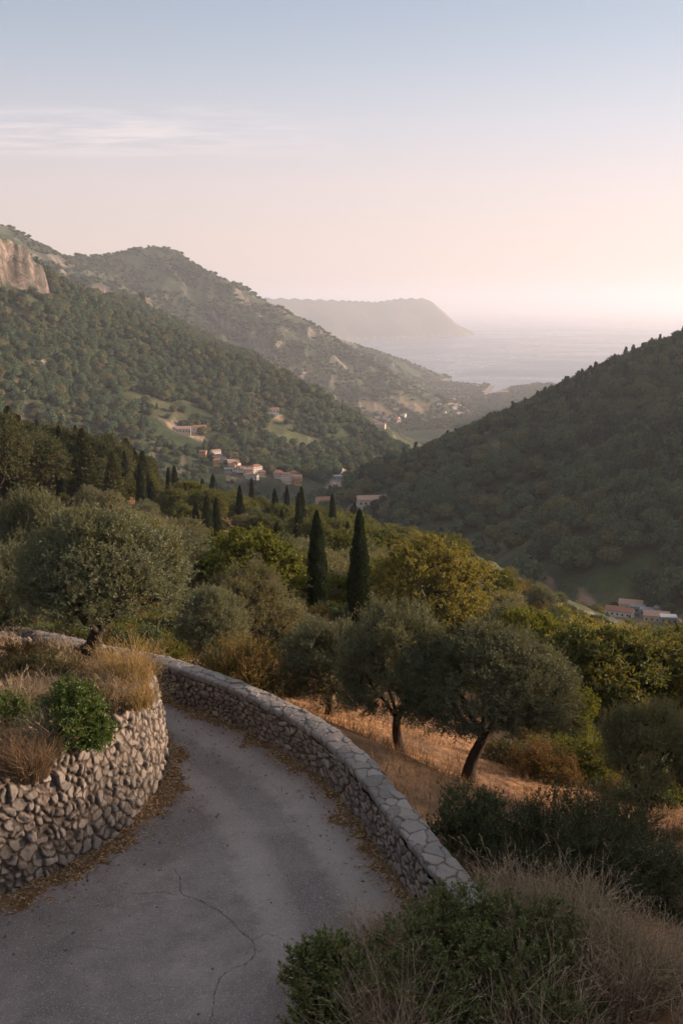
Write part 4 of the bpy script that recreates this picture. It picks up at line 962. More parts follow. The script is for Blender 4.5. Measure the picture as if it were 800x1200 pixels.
# ------------------------------------------------------------------ shrubs and grass
def shrub_parts(seed, w, h, stems=70, twigs=9, leaves=12, leafL=.04, leafW=.016, twigL=.22, up=.5, spread=1.0, base=.22, tubeR=.006, lo=.30):
    rs = RS(seed)
    d = rand_dirs(stems*3, rs); d = d[d[:, 2] > -.05][:stems]; n = len(d)
    l = .72+.4*fbm(d[:, 0]*1.7+seed, d[:, 1]*1.7+d[:, 2], 2, seed)+.1*rs.rand(n)
    tip = d*np.array([w/2, w/2, h])*l[:, None]*np.array([spread, spread, 1]); tip[:, 2] = np.maximum(tip[:, 2], .12*h)
    b = np.column_stack([rs.normal(0, base*w*.4, n), rs.normal(0, base*w*.4, n), np.zeros(n)])
    ctl = b*.5+tip*.5+np.array([0, 0, .18*h])+rs.normal(0, .05*w, (n, 3))
    t = np.linspace(0, 1, 6); cur = (1-t)[None, :, None]**2*b[:, None]+2*(t*(1-t))[None, :, None]*ctl[:, None]+t[None, :, None]**2*tip[:, None]
    N = cur.reshape(-1, 3); par = np.arange(len(N))-1; par[::6] = -1; R = np.tile(np.linspace(tubeR*1.6, tubeR*.5, 6), n)
    TV, TF = tubes(N, par, R, 4)
    k = n*twigs; tt = rs.uniform(lo, 1.0, (n, twigs))
    P0 = ((1-tt)**2)[..., None]*b[:, None]+(2*tt*(1-tt))[..., None]*ctl[:, None]+(tt**2)[..., None]*tip[:, None]
    P0 = P0.reshape(-1, 3); td = np.repeat(nrm(tip-b), twigs, 0)*.5+np.array([0, 0, up])+rand_dirs(k, rs)*.8; td = nrm(td); tl = twigL*rs.uniform(.5, 1.3, k)
    s = rs.rand(k, leaves); pos = P0[:, None]+td[:, None]*(s*tl[:, None])[..., None]
    ld = td[:, None]*.6+rand_dirs(k*leaves, rs).reshape(k, leaves, 3)*.85
    q = k*leaves; LV, LF = leaf_quads(pos.reshape(-1, 3), ld.reshape(-1, 3), leafL*rs.uniform(.6, 1.35, q), leafW*rs.uniform(.7, 1.3, q), rs)
    tw = np.stack([P0, P0+td*tl[:, None]], 1).reshape(-1, 3); pr = np.arange(len(tw))-1; pr[::2] = -1
    T2, F2 = tubes(tw, pr, np.full(len(tw), tubeR*.45), 3)
    return (np.vstack([TV, T2]), [TF, F2+len(TV)]), (LV, LF)
TWIG = bark_mat('brown_twigs', (.07, .045, .03), (.14, .095, .06))
MYRT = leaf_mat('glossy_shrub_leaves', (.075, .105, .032), (.19, .205, .062), (.13, .14, .042), .22, .42, .4, 2.5)
MYRT_B = leaf_mat('bright_shrub_leaves', (.045, .085, .016), (.10, .15, .026), None, .30, .42, .4)
SAGE = leaf_mat('grey_shrub_leaves', (.06, .068, .03), (.12, .115, .05), (.10, .085, .035), .25, .6, .2, 2.0)
DEEP = leaf_mat('dark_shrub_leaves', (.04, .06, .024), (.10, .115, .042), None, .2, .5, .3)
BROOM = leaf_mat('golden_shrub_leaves', (.13, .10, .03), (.25, .18, .06), (.17, .13, .03), .35, .6, .2, 2.0)
def shrub(name, x, y, z, parts, leaf, label, cat='shrub', rot=0.0, group=None):
    (TV, TF), (LV, LF) = parts
    r = empty(name, (x, y, z), rot); tag(r, label, cat, group)
    obj('stems', mesh(name+'_stems', TV, TF, True, [TWIG]), r); obj('foliage', mesh(name+'_foliage', LV, LF, False, [leaf]), r); return r
def gz(x, y): return float(ground_z(x, y))
def at(px, d): p = P(px, 800, d); return p[0], p[1]
def shrub_at(px, d, w, h, seed, leaf, label, bank=False, zoff=-.03, **kw):
    x, y = at(px, d); z = float(bank_z(np.array([x]), np.array([y]))[0]) if bank else gz(x, y)
    return shrub('shrub', x, y, z+zoff, shrub_parts(seed, w, h, **kw), leaf, label, rot=seed)
# foreground, right of the road
shrub_at(568, 11.7, 3.5, 1.45, 5, MYRT, 'large glossy dark green shrub filling the bottom centre beside the end of the parapet', stems=230, twigs=14, leaves=15, leafL=.056, leafW=.027, twigL=.2, up=.75)
shrub_at(378, 11.3, 1.25, 1.30, 6, MYRT, 'narrow upright dark green shrub at the road edge left of the large glossy shrub', stems=80, twigs=13, leaves=15, leafL=.056, leafW=.027, twigL=.2, up=.9)
shrub_at(560, 15.6, 1.7, 1.05, 7, DEEP, 'leafy dark green shrub against the outer side of the parapet near its end', stems=90, twigs=11, leaves=13, leafL=.055, leafW=.022, twigL=.25, up=.8)
shrub_at(668, 15.2, 2.9, 1.25, 8, DEEP, 'wide dark shrub with upright shoots behind the dry grass at the right', stems=150, twigs=13, leaves=13, leafL=.05, leafW=.018, twigL=.28, up=.8)
shrub_at(770, 14.6, 2.2, 1.05, 9, DEEP, 'dark shrub cut off by the right edge of the photo below the shaded olive', stems=110, twigs=12, leaves=13, leafL=.05, leafW=.018, twigL=.26, up=.8)
shrub_at(735, 17.8, 2.4, 1.3, 10, SAGE, 'grey-green shrub between the wide dark shrub and the shaded olive', stems=110, twigs=11, leaves=12, leafL=.05, leafW=.016, twigL=.3, up=.8)
shrub_at(640, 24.6, 2.2, 1.1, 12, RUST, 'rust-brown dry shrub under the right side of the wide-crowned olive', stems=90, twigs=10, leaves=10, leafL=.06, leafW=.024, twigL=.3)
shrub_at(590, 26.0, 1.6, .8, 13, SAGE, 'low grey shrub behind the trunk of the wide-crowned olive', stems=60, twigs=9, leaves=10, leafL=.06, leafW=.022, twigL=.25)
shrub_at(690, 26.0, 2.4, 1.4, 14, LIME, 'yellow-green bush right of the rust-brown dry shrub', stems=90, twigs=10, leaves=10, leafL=.08, leafW=.04, twigL=.35)
# along the outside of the parapet
shrub_at(283, 25.6, 2.3, 1.45, 15, BROOM, 'golden feathery shrub leaning over the parapet in front of the open-crowned olive', stems=170, twigs=9, leaves=11, leafL=.07, leafW=.018, twigL=.4, up=1.1)
shrub_at(318, 25.2, 1.5, .9, 16, SAGE, 'low yellowish shrub at the right foot of the golden feathery shrub', stems=70, twigs=9, leaves=10, leafL=.06, leafW=.02, twigL=.25)
shrub_at(248, 26.8, 1.5, .85, 17, SAGE, 'low green shrub at the left foot of the golden feathery shrub', stems=70, twigs=9, leaves=10, leafL=.06, leafW=.02, twigL=.25)
shrub_at(196, 27.5, 1.3, .8, 18, LIME, 'yellow-green bush behind the parapet just right of the tall golden grass', stems=60, twigs=9, leaves=10, leafL=.06, leafW=.026, twigL=.25)
# on the bank above the retaining wall
shrub_at(80, 15.45, 1.3, 1.06, 21, MYRT_B, 'bright green rounded bush on top of the retaining wall', bank=True, stems=170, twigs=13, leaves=14, leafL=.05, leafW=.024, twigL=.17, up=.55)
shrub_at(50, 18.6, 1.5, .55, 22, SAGE, 'low grey-green shrub on the bank left of the big olive trunk', bank=True, stems=80, twigs=10, leaves=12, leafL=.05, leafW=.016, twigL=.22)
shrub_at(4, 16.6, 1.0, .5, 23, MYRT_B, 'small green plant on the bank at the left edge of the photo', bank=True, stems=50, twigs=9, leaves=12, leafL=.05, leafW=.02, twigL=.2)
shrub_at(-30, 18.5, 1.6, .8, 24, SAGE, 'grey shrub on the bank, half outside the left edge of the photo', bank=True, stems=70, twigs=10, leaves=12, leafL=.05, leafW=.018, twigL=.24)

shrub_at(30, 20.0, 1.2, .5, 25, RUST, 'low rusty shrub on the bank behind the grey-green shrub', bank=True, stems=70, twigs=9, leaves=11, leafL=.045, leafW=.016, twigL=.2)
shrub_at(112, 16.9, .9, .42, 26, RUST, 'small brown dead shrub on the wall top right of the bright green bush', bank=True, stems=60, twigs=9, leaves=10, leafL=.04, leafW=.014, twigL=.18)
def straw_mat(name, c1, c2, tr=.3):
    m = M(name); geo = m.n('NewGeometry'); c = m.mix(geo.outputs['Random Per Island'], c1, c2)
    b = m.n('BsdfPrincipled'); m.l(c, b.inputs['Base Color']); b.inputs['Roughness'].default_value = .8; b.inputs['Specular IOR Level'].default_value = .15
    t = m.n('BsdfTranslucent'); m.l(c, t.inputs[0]); x = m.n('MixShader'); x.inputs[0].default_value = tr; m.l(b.outputs[0], x.inputs[1]); m.l(t.outputs[0], x.inputs[2]); m.l(x.outputs[0], m.out.inputs[0]); return m.m
STRAW = straw_mat('straw', (.20, .14, .085), (.50, .385, .25)); GOLDG = straw_mat('golden_straw', (.26, .17, .06), (.46, .32, .14)); BROWNG = straw_mat('brown_straw', (.11, .068, .04), (.30, .20, .115)); EMBER = straw_mat('orange_straw', (.20, .115, .055), (.40, .25, .12))
def blades(base, h, lean, w, rs, curl=1.0, heads=0.0):
    """thin curved blades; lean (n,2) = sideways reach of the tip"""
    n = len(base); t = np.array([0, .35, .7, 1.0]); h = np.asarray(h)*np.ones(n)
    x = base[:, None, :2]+lean[:, None]*(t[None, :, None]**(1+.8*curl)); kk = (h[:, None]*np.array([0, .03, .07, .13])[None])[..., None]*np.where(rs.rand(n) < .3, 2.2, .8)[:, None, None]; x = x+rs.normal(size=(n, 4, 2))*kk; z = base[:, None, 2]+h[:, None]*(t[None]-.18*curl*t[None]**3*np.minimum(1.5, np.linalg.norm(lean, axis=1)/np.maximum(h, .01))[:, None])
    a = rs.rand(n)*6.283; s = np.stack([np.cos(a), np.sin(a)], -1)[:, None]*(np.array([1, .85, .55, .12])[None, :, None]*np.asarray(w).reshape(-1, 1, 1)*.5)
    A = np.concatenate([x+s, z[..., None]], -1); B = np.concatenate([x-s, z[..., None]], -1)
    V = np.stack([A, B], 2).reshape(n, 8, 3); f = np.array([[0, 1, 3, 2], [2, 3, 5, 4], [4, 5, 7, 6]])
    V = V.reshape(-1, 3); F = (np.arange(n)[:, None, None]*8+f[None]).reshape(-1, 4)
    if heads:
        k = np.nonzero(rs.rand(n) < heads)[0]
        tip = np.concatenate([x[k, 3], z[k, 3, None]], -1); d = nrm(tip-np.concatenate([x[k, 2], z[k, 2, None]], -1)); m = 7
        p = (tip[:, None]-d[:, None]*(np.linspace(0, .13, m)[None, :, None])).reshape(-1, 3); dd = np.repeat(d, m, 0)+rand_dirs(len(p), rs)*.45
        LV, LF = leaf_quads(p, dd, .05*rs.uniform(.6, 1.3, len(p)), .010, rs); F = np.vstack([F, LF+len(V)]); V = np.vstack([V, LV])
    return V, F
def tuft_parts(seed, n, h, spread, foot=.16, w=.008, heads=.15):
    rs = RS(seed); a = rs.rand(n)*6.283; r = np.sqrt(rs.rand(n)); b = np.column_stack([np.cos(a)*r*foot, np.sin(a)*r*foot, np.full(n, -.02)])
    l = np.column_stack([np.cos(a), np.sin(a)])*(spread*(.15+.85*rs.rand(n)**1.3)*(.35+.65*r))[:, None]+rs.normal(0, .07, (n, 2))
    return blades(b, h*rs.uniform(.5, 1.1, n), l, w*rs.uniform(.6, 1.4, n), rs, 1.0, heads)
def tuft(px, d, n, h, spread, seed, mat, label, bank=True, foot=.16, heads=.15, w=.011):
    x, y = at(px, d); z = float(bank_z(np.array([x]), np.array([y]))[0]) if bank else gz(x, y)
    V, F = tuft_parts(seed, n, h, spread, foot, w, heads)
    o = obj('grass_tussock', mesh('grass_tussock', V, F, False, [mat]), None, (x, y, z)); tag(o, label, 'grass tussock'); return o
tuft(150, 17.7, 900, 1.0, .62, 1, GOLDG, 'tall golden grass tussock with seed heads on the corner of the bank', foot=.32, heads=.5, w=.013)
tuft(128, 17.0, 700, .62, .6, 2, STRAW, 'lower straw-coloured tussock in front of the tall golden one', foot=.3)
tuft(160, 17.0, 500, .5, .5, 12, GOLDG, 'short golden tussock spilling over the corner of the retaining wall', foot=.26)
tuft(28, 14.55, 1100, .62, .55, 3, BROWNG, 'dense brown grass tussock on the wall top left of the bright green bush', foot=.26, heads=.05)
tuft(52, 15.2, 500, .8, .5, 4, STRAW, 'pale long-bladed tussock between the brown tussock and the bright green bush', foot=.16, heads=.3)
tuft(2, 14.9, 600, .7, .5, 5, BROWNG, 'brown tussock on the bank cut off by the left edge of the photo', foot=.25)
tuft(20, 17.0, 600, .6, .55, 6, STRAW, 'straw tussock on the bank behind the brown tussocks', foot=.3)
tuft(100, 18.2, 600, .5, .55, 7, BROWNG, 'brown tussock at the foot of the big olive trunk', foot=.35)
tuft(70, 17.2, 500, .45, .5, 8, STRAW, 'short straw tussock on the bank right behind the bright green bush', foot=.3)
tuft(612, 13.0, 800, 1.25, .7, 9, STRAW, 'tall pale grass tussock standing up behind the large glossy shrub', False, .40, .5, .014)
tuft(690, 12.7, 900, 1.2, .75, 10, STRAW, 'tall pale grass tussock right of the large glossy shrub', False, .45, .5, .014)
tuft(452, 12.2, 650, .95, .6, 11, STRAW, 'pale grass tussock between the two foreground shrubs at the foot of the parapet', False, .3, .3)
tuft(470, 10.6, 420, 1.25, .8, 15, STRAW, 'sparse pale grass stems rising through the large glossy shrub', False, .5, .4)
tuft(650, 10.9, 420, 1.35, .8, 16, STRAW, 'sparse pale grass stems rising through the right side of the large glossy shrub', False, .5, .4)
tuft(420, 11.2, 420, 1.0, .7, 17, STRAW, 'pale grass tussock between the narrow upright shrub and the large glossy shrub', False, .3, .3)
tuft(760, 12.0, 800, 1.1, .75, 13, STRAW, 'tall pale grass tussock at the bottom right corner of the photo', False, .45, .5, .014)
tuft(535, 12.9, 500, .8, .55, 14, STRAW, 'pale tussock growing against the end of the parapet', False, .25, .3)

def grass_fields():
    rs = RS(91); Vs, Fs, Ms, n0 = [], [], [], 0
    def put(x, y, z, h, lean, w, mi, heads=0.0):
        nonlocal n0
        n = len(x); a = rs.rand(n)*6.283; l = np.stack([np.cos(a), np.sin(a)], -1)*(lean*rs.uniform(.2, 1.2, n))[:, None]
        V, F = blades(np.column_stack([x, y, z-.015]), h, l, w*rs.uniform(.6, 1.4, n), rs, 1.0, heads); Vs.append(V); Fs.append(F+n0); Ms.append(np.full(len(F), mi)); n0 += len(V)
    # on the bank
    n = 42000; x = rs.uniform(-14, -3, n); y = rs.uniform(8, 24, n)
    d, _ = poly_info(x, y, np.column_stack([RET[::8, :2], np.zeros(len(RET[::8]))])); t = np.interp(0, [0, 1], [0, 1])
    # inside the bank = left of the wall's path
    best = np.argmin(((x[:, None]-RET[::8, 0])**2+(y[:, None]-RET[::8, 1])**2), 1); tg = nrm(np.gradient(RET[::8, :2], axis=0))[best]; q = RET[::8, :2][best]
    ins = ((x-q[:, 0])*tg[:, 1]-(y-q[:, 1])*tg[:, 0]) < 0
    m = ins & (d > .28) & (d < 7) & (fbm(x/.7, y/.7, 3, 92) > .36); x, y, d = x[m], y[m], d[m]
    cl = fbm(x/.45, y/.45, 3, 93); put(x, y, bank_z(x, y), .10+.34*sstep(.35, .7, cl)*rs.uniform(.6, 1.2, len(x)), .16, .009, (rs.rand(len(x)) > .5).astype(int)[0]*0+1, .06)
    m = rs.rand(len(x)) < .5; put(x[m]+.03, y[m], bank_z(x[m]+.03, y[m]), .10+.22*rs.rand(m.sum()), .2, .009, 2)
    # right foreground, round the shrubs
    n = 20000; x = rs.uniform(.2, 7.5, n); y = rs.uniform(8.5, 15.5, n); ed, _ = edge_info(x, y)
    wall = poly_info(x, y, np.column_stack([PAR[::10, :2], np.zeros(len(PAR[::10]))]))[0]
    cl = fbm(x/.6, y/.6, 3, 95)
    m = (ed > -.25+.3*fbm(x/.5, y/.5, 2, 96)) & (wall > .40) & (cl > .45); x, y, cl = x[m], y[m], cl[m]
    put(x, y, ground_z(x, y), (.15+.70*sstep(.45, .75, cl))*rs.uniform(.4, 1.2, len(x)), .38+.5*(rs.rand(len(x)) < .25), .0115, 1, .14)
    # burnt grass on the slope beyond the parapet
    n = 52000; r = np.sqrt(rs.uniform(14**2, 46**2, n)); a = np.radians(rs.uniform(-21, 21, n)); x, y = np.sin(a)*r, np.cos(a)*r; ed, _ = edge_info(x, y)
    m = (ed > .5) & (fbm(x/1.3, y/1.3, 3, 97) > .43) & (rs.rand(n) < 1.25-.018*r); x, y, r = x[m], y[m], r[m]
    put(x, y, ground_z(x, y), (.08+.25*rs.rand(len(x)))*(.8+.4*fbm(x/.8, y/.8, 2, 98)), .18, .010+.00035*r, 3)
    # tufts in the verge at the foot of the parapet and the wall
    for (XY, Z), k, hh in ((VERGES[0], 2600, .10), (VERGES[1], 5200, .17)):
        i = rs.randint(0, XY.shape[0], k); j = rs.randint(0, 5, k); p = XY[i, j]+rs.normal(0, .03, (k, 2)); cl = fbm(p[:, 0]/.35, p[:, 1]/.35, 2, 99)
        mm = cl > .48; put(p[mm, 0], p[mm, 1], Z[i, j][mm], hh*rs.uniform(.4, 1.4, mm.sum()), .12, .008, 1)
    me = mesh('dry_grass', np.vstack(Vs), np.vstack(Fs), False, [STRAW, STRAW, BROWNG, EMBER], np.concatenate(Ms)); tag(obj('dry_grass', me), kind='stuff')
    # fallen leaves along the verges
    P0, S = [], []
    for (XY, Z), k in ((VERGES[0], 9000), (VERGES[1], 9000)):
        i = rs.randint(0, XY.shape[0], k); j = rs.randint(0, 9, k); sp = (rs.rand(k) < .16)*rs.exponential(.28, k)
        p = XY[i, j]+rs.normal(0, .05, (k, 2)); dirn = nrm(XY[i, 8]-XY[i, 0]); p = p+dirn*sp[:, None]; z = np.where(sp > 0, road_z(p[:, 0], p[:, 1])+.02, Z[i, j]+.012)
        P0.append(np.column_stack([p, z+.006*rs.rand(k)]))
    p = np.vstack(P0); n = len(p); d = rand_dirs(n, rs)*np.array([1, 1, .28]); V, F = leaf_quads(p, d, (.065)*rs.uniform(.5, 1.4, n), .03*rs.uniform(.6, 1.4, n), rs, .2, np.array([0, 0, 1.])+rand_dirs(n, rs)*.5)
    V[:, 2] = np.maximum(V[:, 2], road_z(V[:, 0], V[:, 1])+.006)
    tag(obj('leaf_litter', mesh('leaf_litter', V, F, False, [straw_mat('fallen_leaves', (.12, .06, .03), (.50, .33, .18), .15)])), kind='stuff')
    # small stones lying loose on the road and verges
    n = 420; ii = rs.randint(0, 500, n); src = [VERGES[0], VERGES[1]]; Vv, Ff = [], []
    oct_ = np.array([[1, 0, 0], [-1, 0, 0], [0, 1, 0], [0, -1, 0], [0, 0, 1], [0, 0, -.5]], float); tri = np.array([[0, 2, 4], [2, 1, 4], [1, 3, 4], [3, 0, 4], [2, 0, 5], [1, 2, 5], [3, 1, 5], [0, 3, 5]])
    for k in range(n):
        XY, Z = src[k % 2]; p = XY[ii[k], rs.randint(4, 9)]+rs.normal(0, .22, 2); s = rs.uniform(.006, .024)
        if k > 260: p = np.array([rs.uniform(-6, 1.2), rs.uniform(9, 19)])
        e, z = edge_info(p[:1], p[1:]); 
        if e[0] > -.3: continue
        Vv.append(oct_*s*rs.uniform(.6, 1.3, (6, 3))+np.array([p[0], p[1], z[0]+.015])); Ff.append(tri+6*(len(Vv)-1))
    tag(obj('gravel', mesh('gravel', np.vstack(Vv), np.vstack(Ff), False, [STONE])), kind='stuff')
grass_fields()

# low scrub covering the slope between the trees
def undergrowth():
    ks = []
    for k, (leaf, L, W) in enumerate(((DEEP, .10, .045), (DEEP, .12, .06), (BROOM, .10, .03), (RUST, .10, .04), (LIME, .12, .06))):
        (TV, TF), (LV, LF) = shrub_parts(400+k, 1.6, .9, 36, 8, 9, L, W, .34, .5)
        ks.append(mesh('scrub', LV, LF, False, [leaf]))
    rs = RS(88); n = 13000; r = np.exp(rs.uniform(math.log(24), math.log(330), n)); a = np.radians(rs.uniform(-22, 22, n)); x, y = np.sin(a)*r, np.cos(a)*r
    ed, _ = edge_info(x, y); d, _ = poly_info(x, y, FLOOR)
    keep = (ed > 1.6) & visible(x, y, 1.2, .002) & (fbm(x/14, y/14, 3, 89) > .40) & (rs.rand(n) > open_at(x, y)*1.4)
    # leave the bare orange strip below the parapet open
    keep &= (r < 62) | (rs.rand(n) < .35); bare = (r < 27) & (x > -1.5) & (x < 5.2); keep &= ~bare
    tx = np.array([t[0] for t in TREES]); ty = np.array([t[1] for t in TREES])
    x, y, r = x[keep], y[keep], r[keep]; n = len(x)
    s = rs.uniform(.5, 1.15, n)*np.interp(r, [25, 60, 330], [.55, .95, 1.9])
    idx = np.clip(np.searchsorted([.34, .62, .74, .86], rs.rand(n)+.45*(fbm(x/25, y/25, 3, 94)-.5)), 0, 4)
    print('scrub', n)
    scatter_object('undergrowth', np.column_stack([x, y, ground_z(x, y)-.05]), idx, np.column_stack([s, s, s*rs.uniform(.8, 1.2, n)]), np.column_stack([0*x, 0*x, rs.rand(n)*6.28]), ks)
undergrowth()

# ------------------------------------------------------------------ houses
def plaster(name, c):
    m = M(name); p = m.objc(); n = m.noise(p, .8, 4); oi = m.n('ObjectInfo')
    col = m.mix(m.rng(n, .3, .7, 0, .5), c, tuple(q*.72 for q in c)); return m.bsdf(col, .9, .2)
PLAST = [plaster('white_plaster', (.72, .66, .60)), plaster('cream_plaster', (.62, .50, .38)), plaster('orange_plaster', (.58, .32, .16)), plaster('grey_plaster', (.34, .32, .31))]
def tile_mat(name, c1, c2):
    m = M(name); p = m.objc(); w = m.n('TexWave'); m.l(p, w.inputs[0]); w.inputs['Scale'].default_value = 3.2; n = m.noise(p, 1.6, 4)
    c = m.mix(m.rng(n, .3, .7), c1, c2); c = m.mix(m.rng(w.outputs[1], .2, .6, .5, 0), c, tuple(q*.55 for q in c1)); return m.bsdf(c, .9, .15)
TILE = tile_mat('clay_tiles', (.30, .13, .075), (.42, .21, .13)); TILE_P = tile_mat('pale_tiles', (.40, .24, .17), (.5, .33, .25)); SHEET = tile_mat('grey_roof', (.30, .31, .34), (.40, .41, .44))
GLASS = (lambda m: m.bsdf((.03, .035, .04), .15, .5))(M('window_glass')); WOODM = (lambda m: m.bsdf((.10, .055, .03), .7, .2))(M('door_wood'))
def box(x0, x1, y0, y1, z0, z1):
    V = np.array([[x, y, z] for z in (z0, z1) for x, y in ((x0, y0), (x1, y0), (x1, y1), (x0, y1))], float)
    return V, np.array([[3, 2, 1, 0], [4, 5, 6, 7], [0, 1, 5, 4], [1, 2, 6, 5], [2, 3, 7, 6], [3, 0, 4, 7]])
def house_proto(w, d, h, wall, roof, kind, seed):
    rs = RS(seed); out = []
    V, F = box(-w/2, w/2, -d/2, d/2, -2.5, h); Fs = [F]
    if kind == 'gable':
        rh = d*.22; g = np.array([[-w/2, -d/2, h], [-w/2, d/2, h], [-w/2, 0, h+rh], [w/2, -d/2, h], [w/2, d/2, h], [w/2, 0, h+rh]]); Fs.append(np.array([[1, 0, 2], [3, 4, 5]])+len(V)); V = np.vstack([V, g])
        o = .35; e = rh*o/(d/2); t = .16
        R = np.array([[-w/2-o, -d/2-o, h-e], [w/2+o, -d/2-o, h-e], [w/2+o, 0, h+rh+.003], [-w/2-o, 0, h+rh+.003], [-w/2-o, d/2+o, h-e], [w/2+o, d/2+o, h-e]]); U = R+np.array([0, 0, t]); RV = np.vstack([R, U])
        RF = np.array([[6, 7, 8, 9], [9, 8, 11, 10], [3, 2, 1, 0], [4, 5, 2, 3], [0, 1, 7, 6], [5, 4, 10, 11], [1, 2, 8, 7], [2, 5, 11, 8], [3, 0, 6, 9], [4, 3, 9, 10]])
    elif kind == 'hip':
        rh = d*.24; o = .4; l = w/2-d/2*.8
        RV = np.array([[-w/2-o, -d/2-o, h-.05], [w/2+o, -d/2-o, h-.05], [w/2+o, d/2+o, h-.05], [-w/2-o, d/2+o, h-.05], [-l, 0, h+rh], [l, 0, h+rh]]); RF = [np.array([[0, 1, 5, 4], [2, 3, 4, 5], [3, 2, 1, 0]]), np.array([[1, 2, 5], [3, 0, 4]])]
    else:
        RV, RF = box(-w/2-.15, w/2+.15, -d/2-.15, d/2+.15, h+.003, h+.3)
    out.append(('wall', mesh('house_wall', V, Fs, False, [PLAST[wall]]))); out.append(('roof', mesh('house_roof', RV, RF, False, [roof])))
    ww, wh = 1.0, 1.3; fl = 1 if h < 4.2 else 2
    wm = mesh('house_window', *box(-ww/2, ww/2, -.02, .04, 0, wh), False, [GLASS])
    wins = []
    for f in range(fl):
        for k in range(int(w//3)):
            wins.append(((-w/2+1.6+3*k, -d/2-.03, .95+f*2.8), 0))
        for k in range(int(d//3.4)):
            wins.append(((w/2+.03, -d/2+1.8+3.4*k, .95+f*2.8), math.pi/2)); wins.append(((-w/2-.03, -d/2+1.8+3.4*k, .95+f*2.8), -math.pi/2))
    dm = mesh('house_door', *box(-.55, .55, -.02, .05, 0, 2.2), False, [WOODM])
    return out, wm, wins, dm, (w/2-1.0, -d/2-.04, 0.0)
HP = [house_proto(13, 8, 5.8, 0, TILE_P, 'gable', 1), house_proto(10, 8, 5.6, 1, TILE, 'hip', 2), house_proto(8, 7, 5.5, 2, TILE, 'gable', 3), house_proto(16, 8, 3.6, 0, TILE, 'gable', 4), house_proto(9, 7, 3.4, 3, SHEET, 'flat', 5), house_proto(12, 9, 6, 0, TILE, 'hip', 6), house_proto(14, 9, 3.8, 1, TILE_P, 'gable', 7)]
def house(k, px, py, rot, label, group=None, s=1.0, detail=True):
    h = hit(px, py); out, wm, wins, dm, dl = HP[k]
    r = empty('house', (h[0], h[1], h[2]+.3), rot, s); tag(r, label, 'house', group)
    for nm, me in out: obj(nm, me, r)
    if detail:
        for loc, a in wins:
            o = obj('window', wm, r, loc); o.rotation_euler = (0, 0, a)
        obj('door', dm, r, dl)
    return r
VILL = [(2,238,534,.1,'orange-walled house standing alone at the left end of the village'),(5,254,538,.3,'white house with a tiled roof next to the orange-walled house'),(0,263,541,.2,'long white house in the upper row of the village, second from its left'),(6,272,545,.25,'cream house with a pale roof at the right of the upper row of the village'),
        (1,276,537,.5,'small cream house behind the upper row of the village'),(3,282,551,.15,'low white house with a red roof in the middle of the village'),(0,291,554,.3,'long white gabled house in the middle of the village'),(5,300,551,.1,'white two-storey house with a hipped red roof in the village centre'),(1,305,556,.4,'cream house with hipped roof in front of the village centre'),
        (3,313,549,.2,'long low white house at the top right of the village'),(0,318,553,.3,'white gabled house with pale tiles at the right of the village centre'),(5,326,557,.2,'white hipped-roof house near the right end of the village'),(6,335,560,.35,'cream low house with pale tiles near the right end of the village'),(1,343,560,.2,'cream house at the right end of the village, upper one'),(2,348,566,.1,'orange house at the right end of the village, lower one'),
        (4,268,552,.3,'flat-roofed grey house below the upper row of the village'),(3,296,561,.2,'low red-roofed house at the lower edge of the village')]
_rv = RS(3)
for q in VILL: house(q[0], q[1]+_rv.uniform(-2, 2), q[2]+_rv.uniform(-2, 2), q[3]+_rv.uniform(-.6, .6), q[4], None, _rv.uniform(.62, .88))
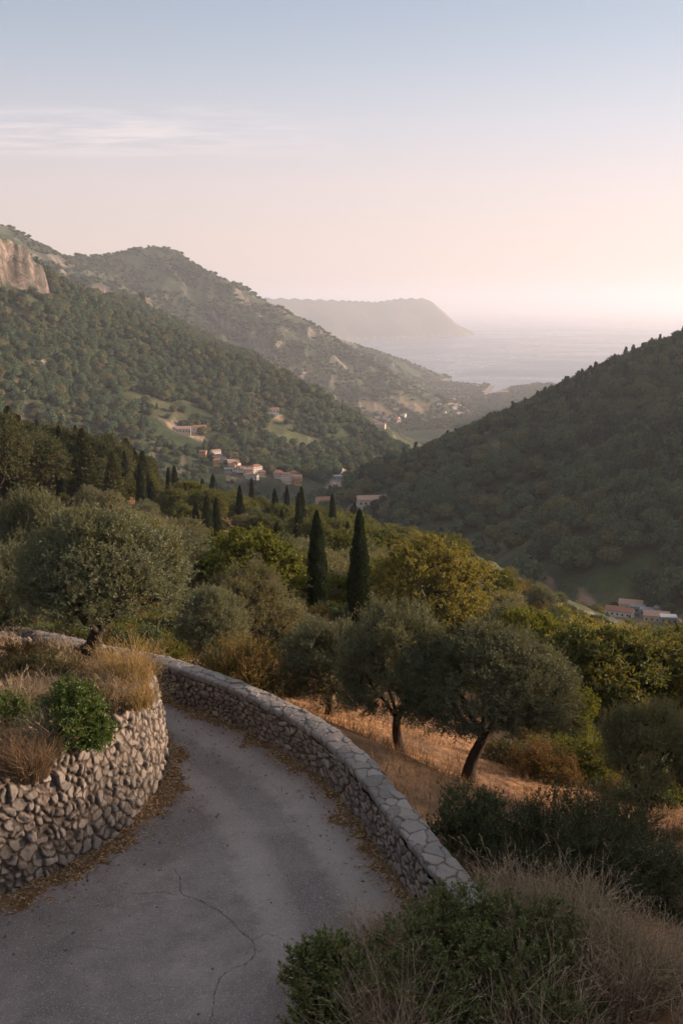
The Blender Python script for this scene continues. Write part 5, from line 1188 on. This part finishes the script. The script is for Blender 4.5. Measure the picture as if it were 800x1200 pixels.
for q in [(6,215,507,.1,'pale farmhouse alone above the village on the terraced hillside'),(3,232,505,.2,'low red-roofed farmhouse right of the pale farmhouse above the village'),(6,292,498,.3,'farmhouse among the terraces above the village'),(3,318,484,.2,'topmost farmhouse on the terraced hillside'),
          (3,385,592,.2,'low long building by the pale track at the valley bottom'),(4,402,588,.4,'grey flat building by the pale track at the valley bottom'),(6,432,592,.1,'low building right of the pale track at the valley bottom'),(4,395,562,.2,'grey shed beside the upper end of the valley track')]: house(*q)
for q in [(3,725,722,-.5,'long red-roofed farm building, largest of the farm at the right'),(4,746,717,-.4,'grey flat-roofed shed behind the long red-roofed farm building'),(4,758,721,-.4,'pale grey shed in the middle of the farm at the right'),(6,768,728,-.3,'red-roofed house at the right part of the farm'),(6,738,714,-.3,'farmhouse with a long tiled roof at the back of the farm'),(4,782,730,-.2,'grey shed at the right end of the farm'),(4,775,719,-.5,'small grey-roofed shed at the upper right of the farm')]: house(*q, s=.5)
_r2 = RS(21)
for k in range(16):
    t = _r2.rand(); house(int(_r2.choice([0, 1, 2, 3, 5, 6])), 246+104*t+_r2.uniform(-4, 4), 537+27*t+_r2.uniform(-5, 8), _r2.uniform(-.6, .7), 'small tiled house packed among its neighbours in the village strip', 'small houses of the village strip', _r2.uniform(.5, .75))
_rs = RS(12)
for k in range(26):
    px, py = _rs.uniform(440, 600), 0; py = 455+(600-px)*.16+_rs.uniform(-3, 22)
    house(int(_rs.choice([0, 5, 6, 3, 1])), px, py, _rs.uniform(-.5, .5), 'tiny pale house of the far settlement on the valley floor near the beach', 'houses of the far settlement near the beach', 1.0, False)

# unseen trees added at the right to keep low sun off the bend
for k, (x, y, s) in enumerate(((21.0, 8.0, 1.9), (25.5, 12.5, 1.7), (22.0, 16.5, 1.55), (29.0, 7.0, 2.0), (30.0, 17.0, 2.1), (26.0, 20.0, 1.7), (19.5, 12.5, 1.25))):
    plant(('olive_mid', 'oak_mid', 'oak_broad', 'olive_mid', 'olive_mid_pale', 'oak_broad', 'oak_mid')[k], 'olive_tree' if k in (0, 3, 4) else 'oak_tree', x, y, gz(x, y)-.1, s, s, k*1.3, ('olive', 'dark oak', 'broad oak', 'tall olive', 'pale olive', 'wide oak', 'round oak')[k]+' added out of view at the right to shade the road', 'olive tree' if k in (0, 3, 4) else 'oak tree')
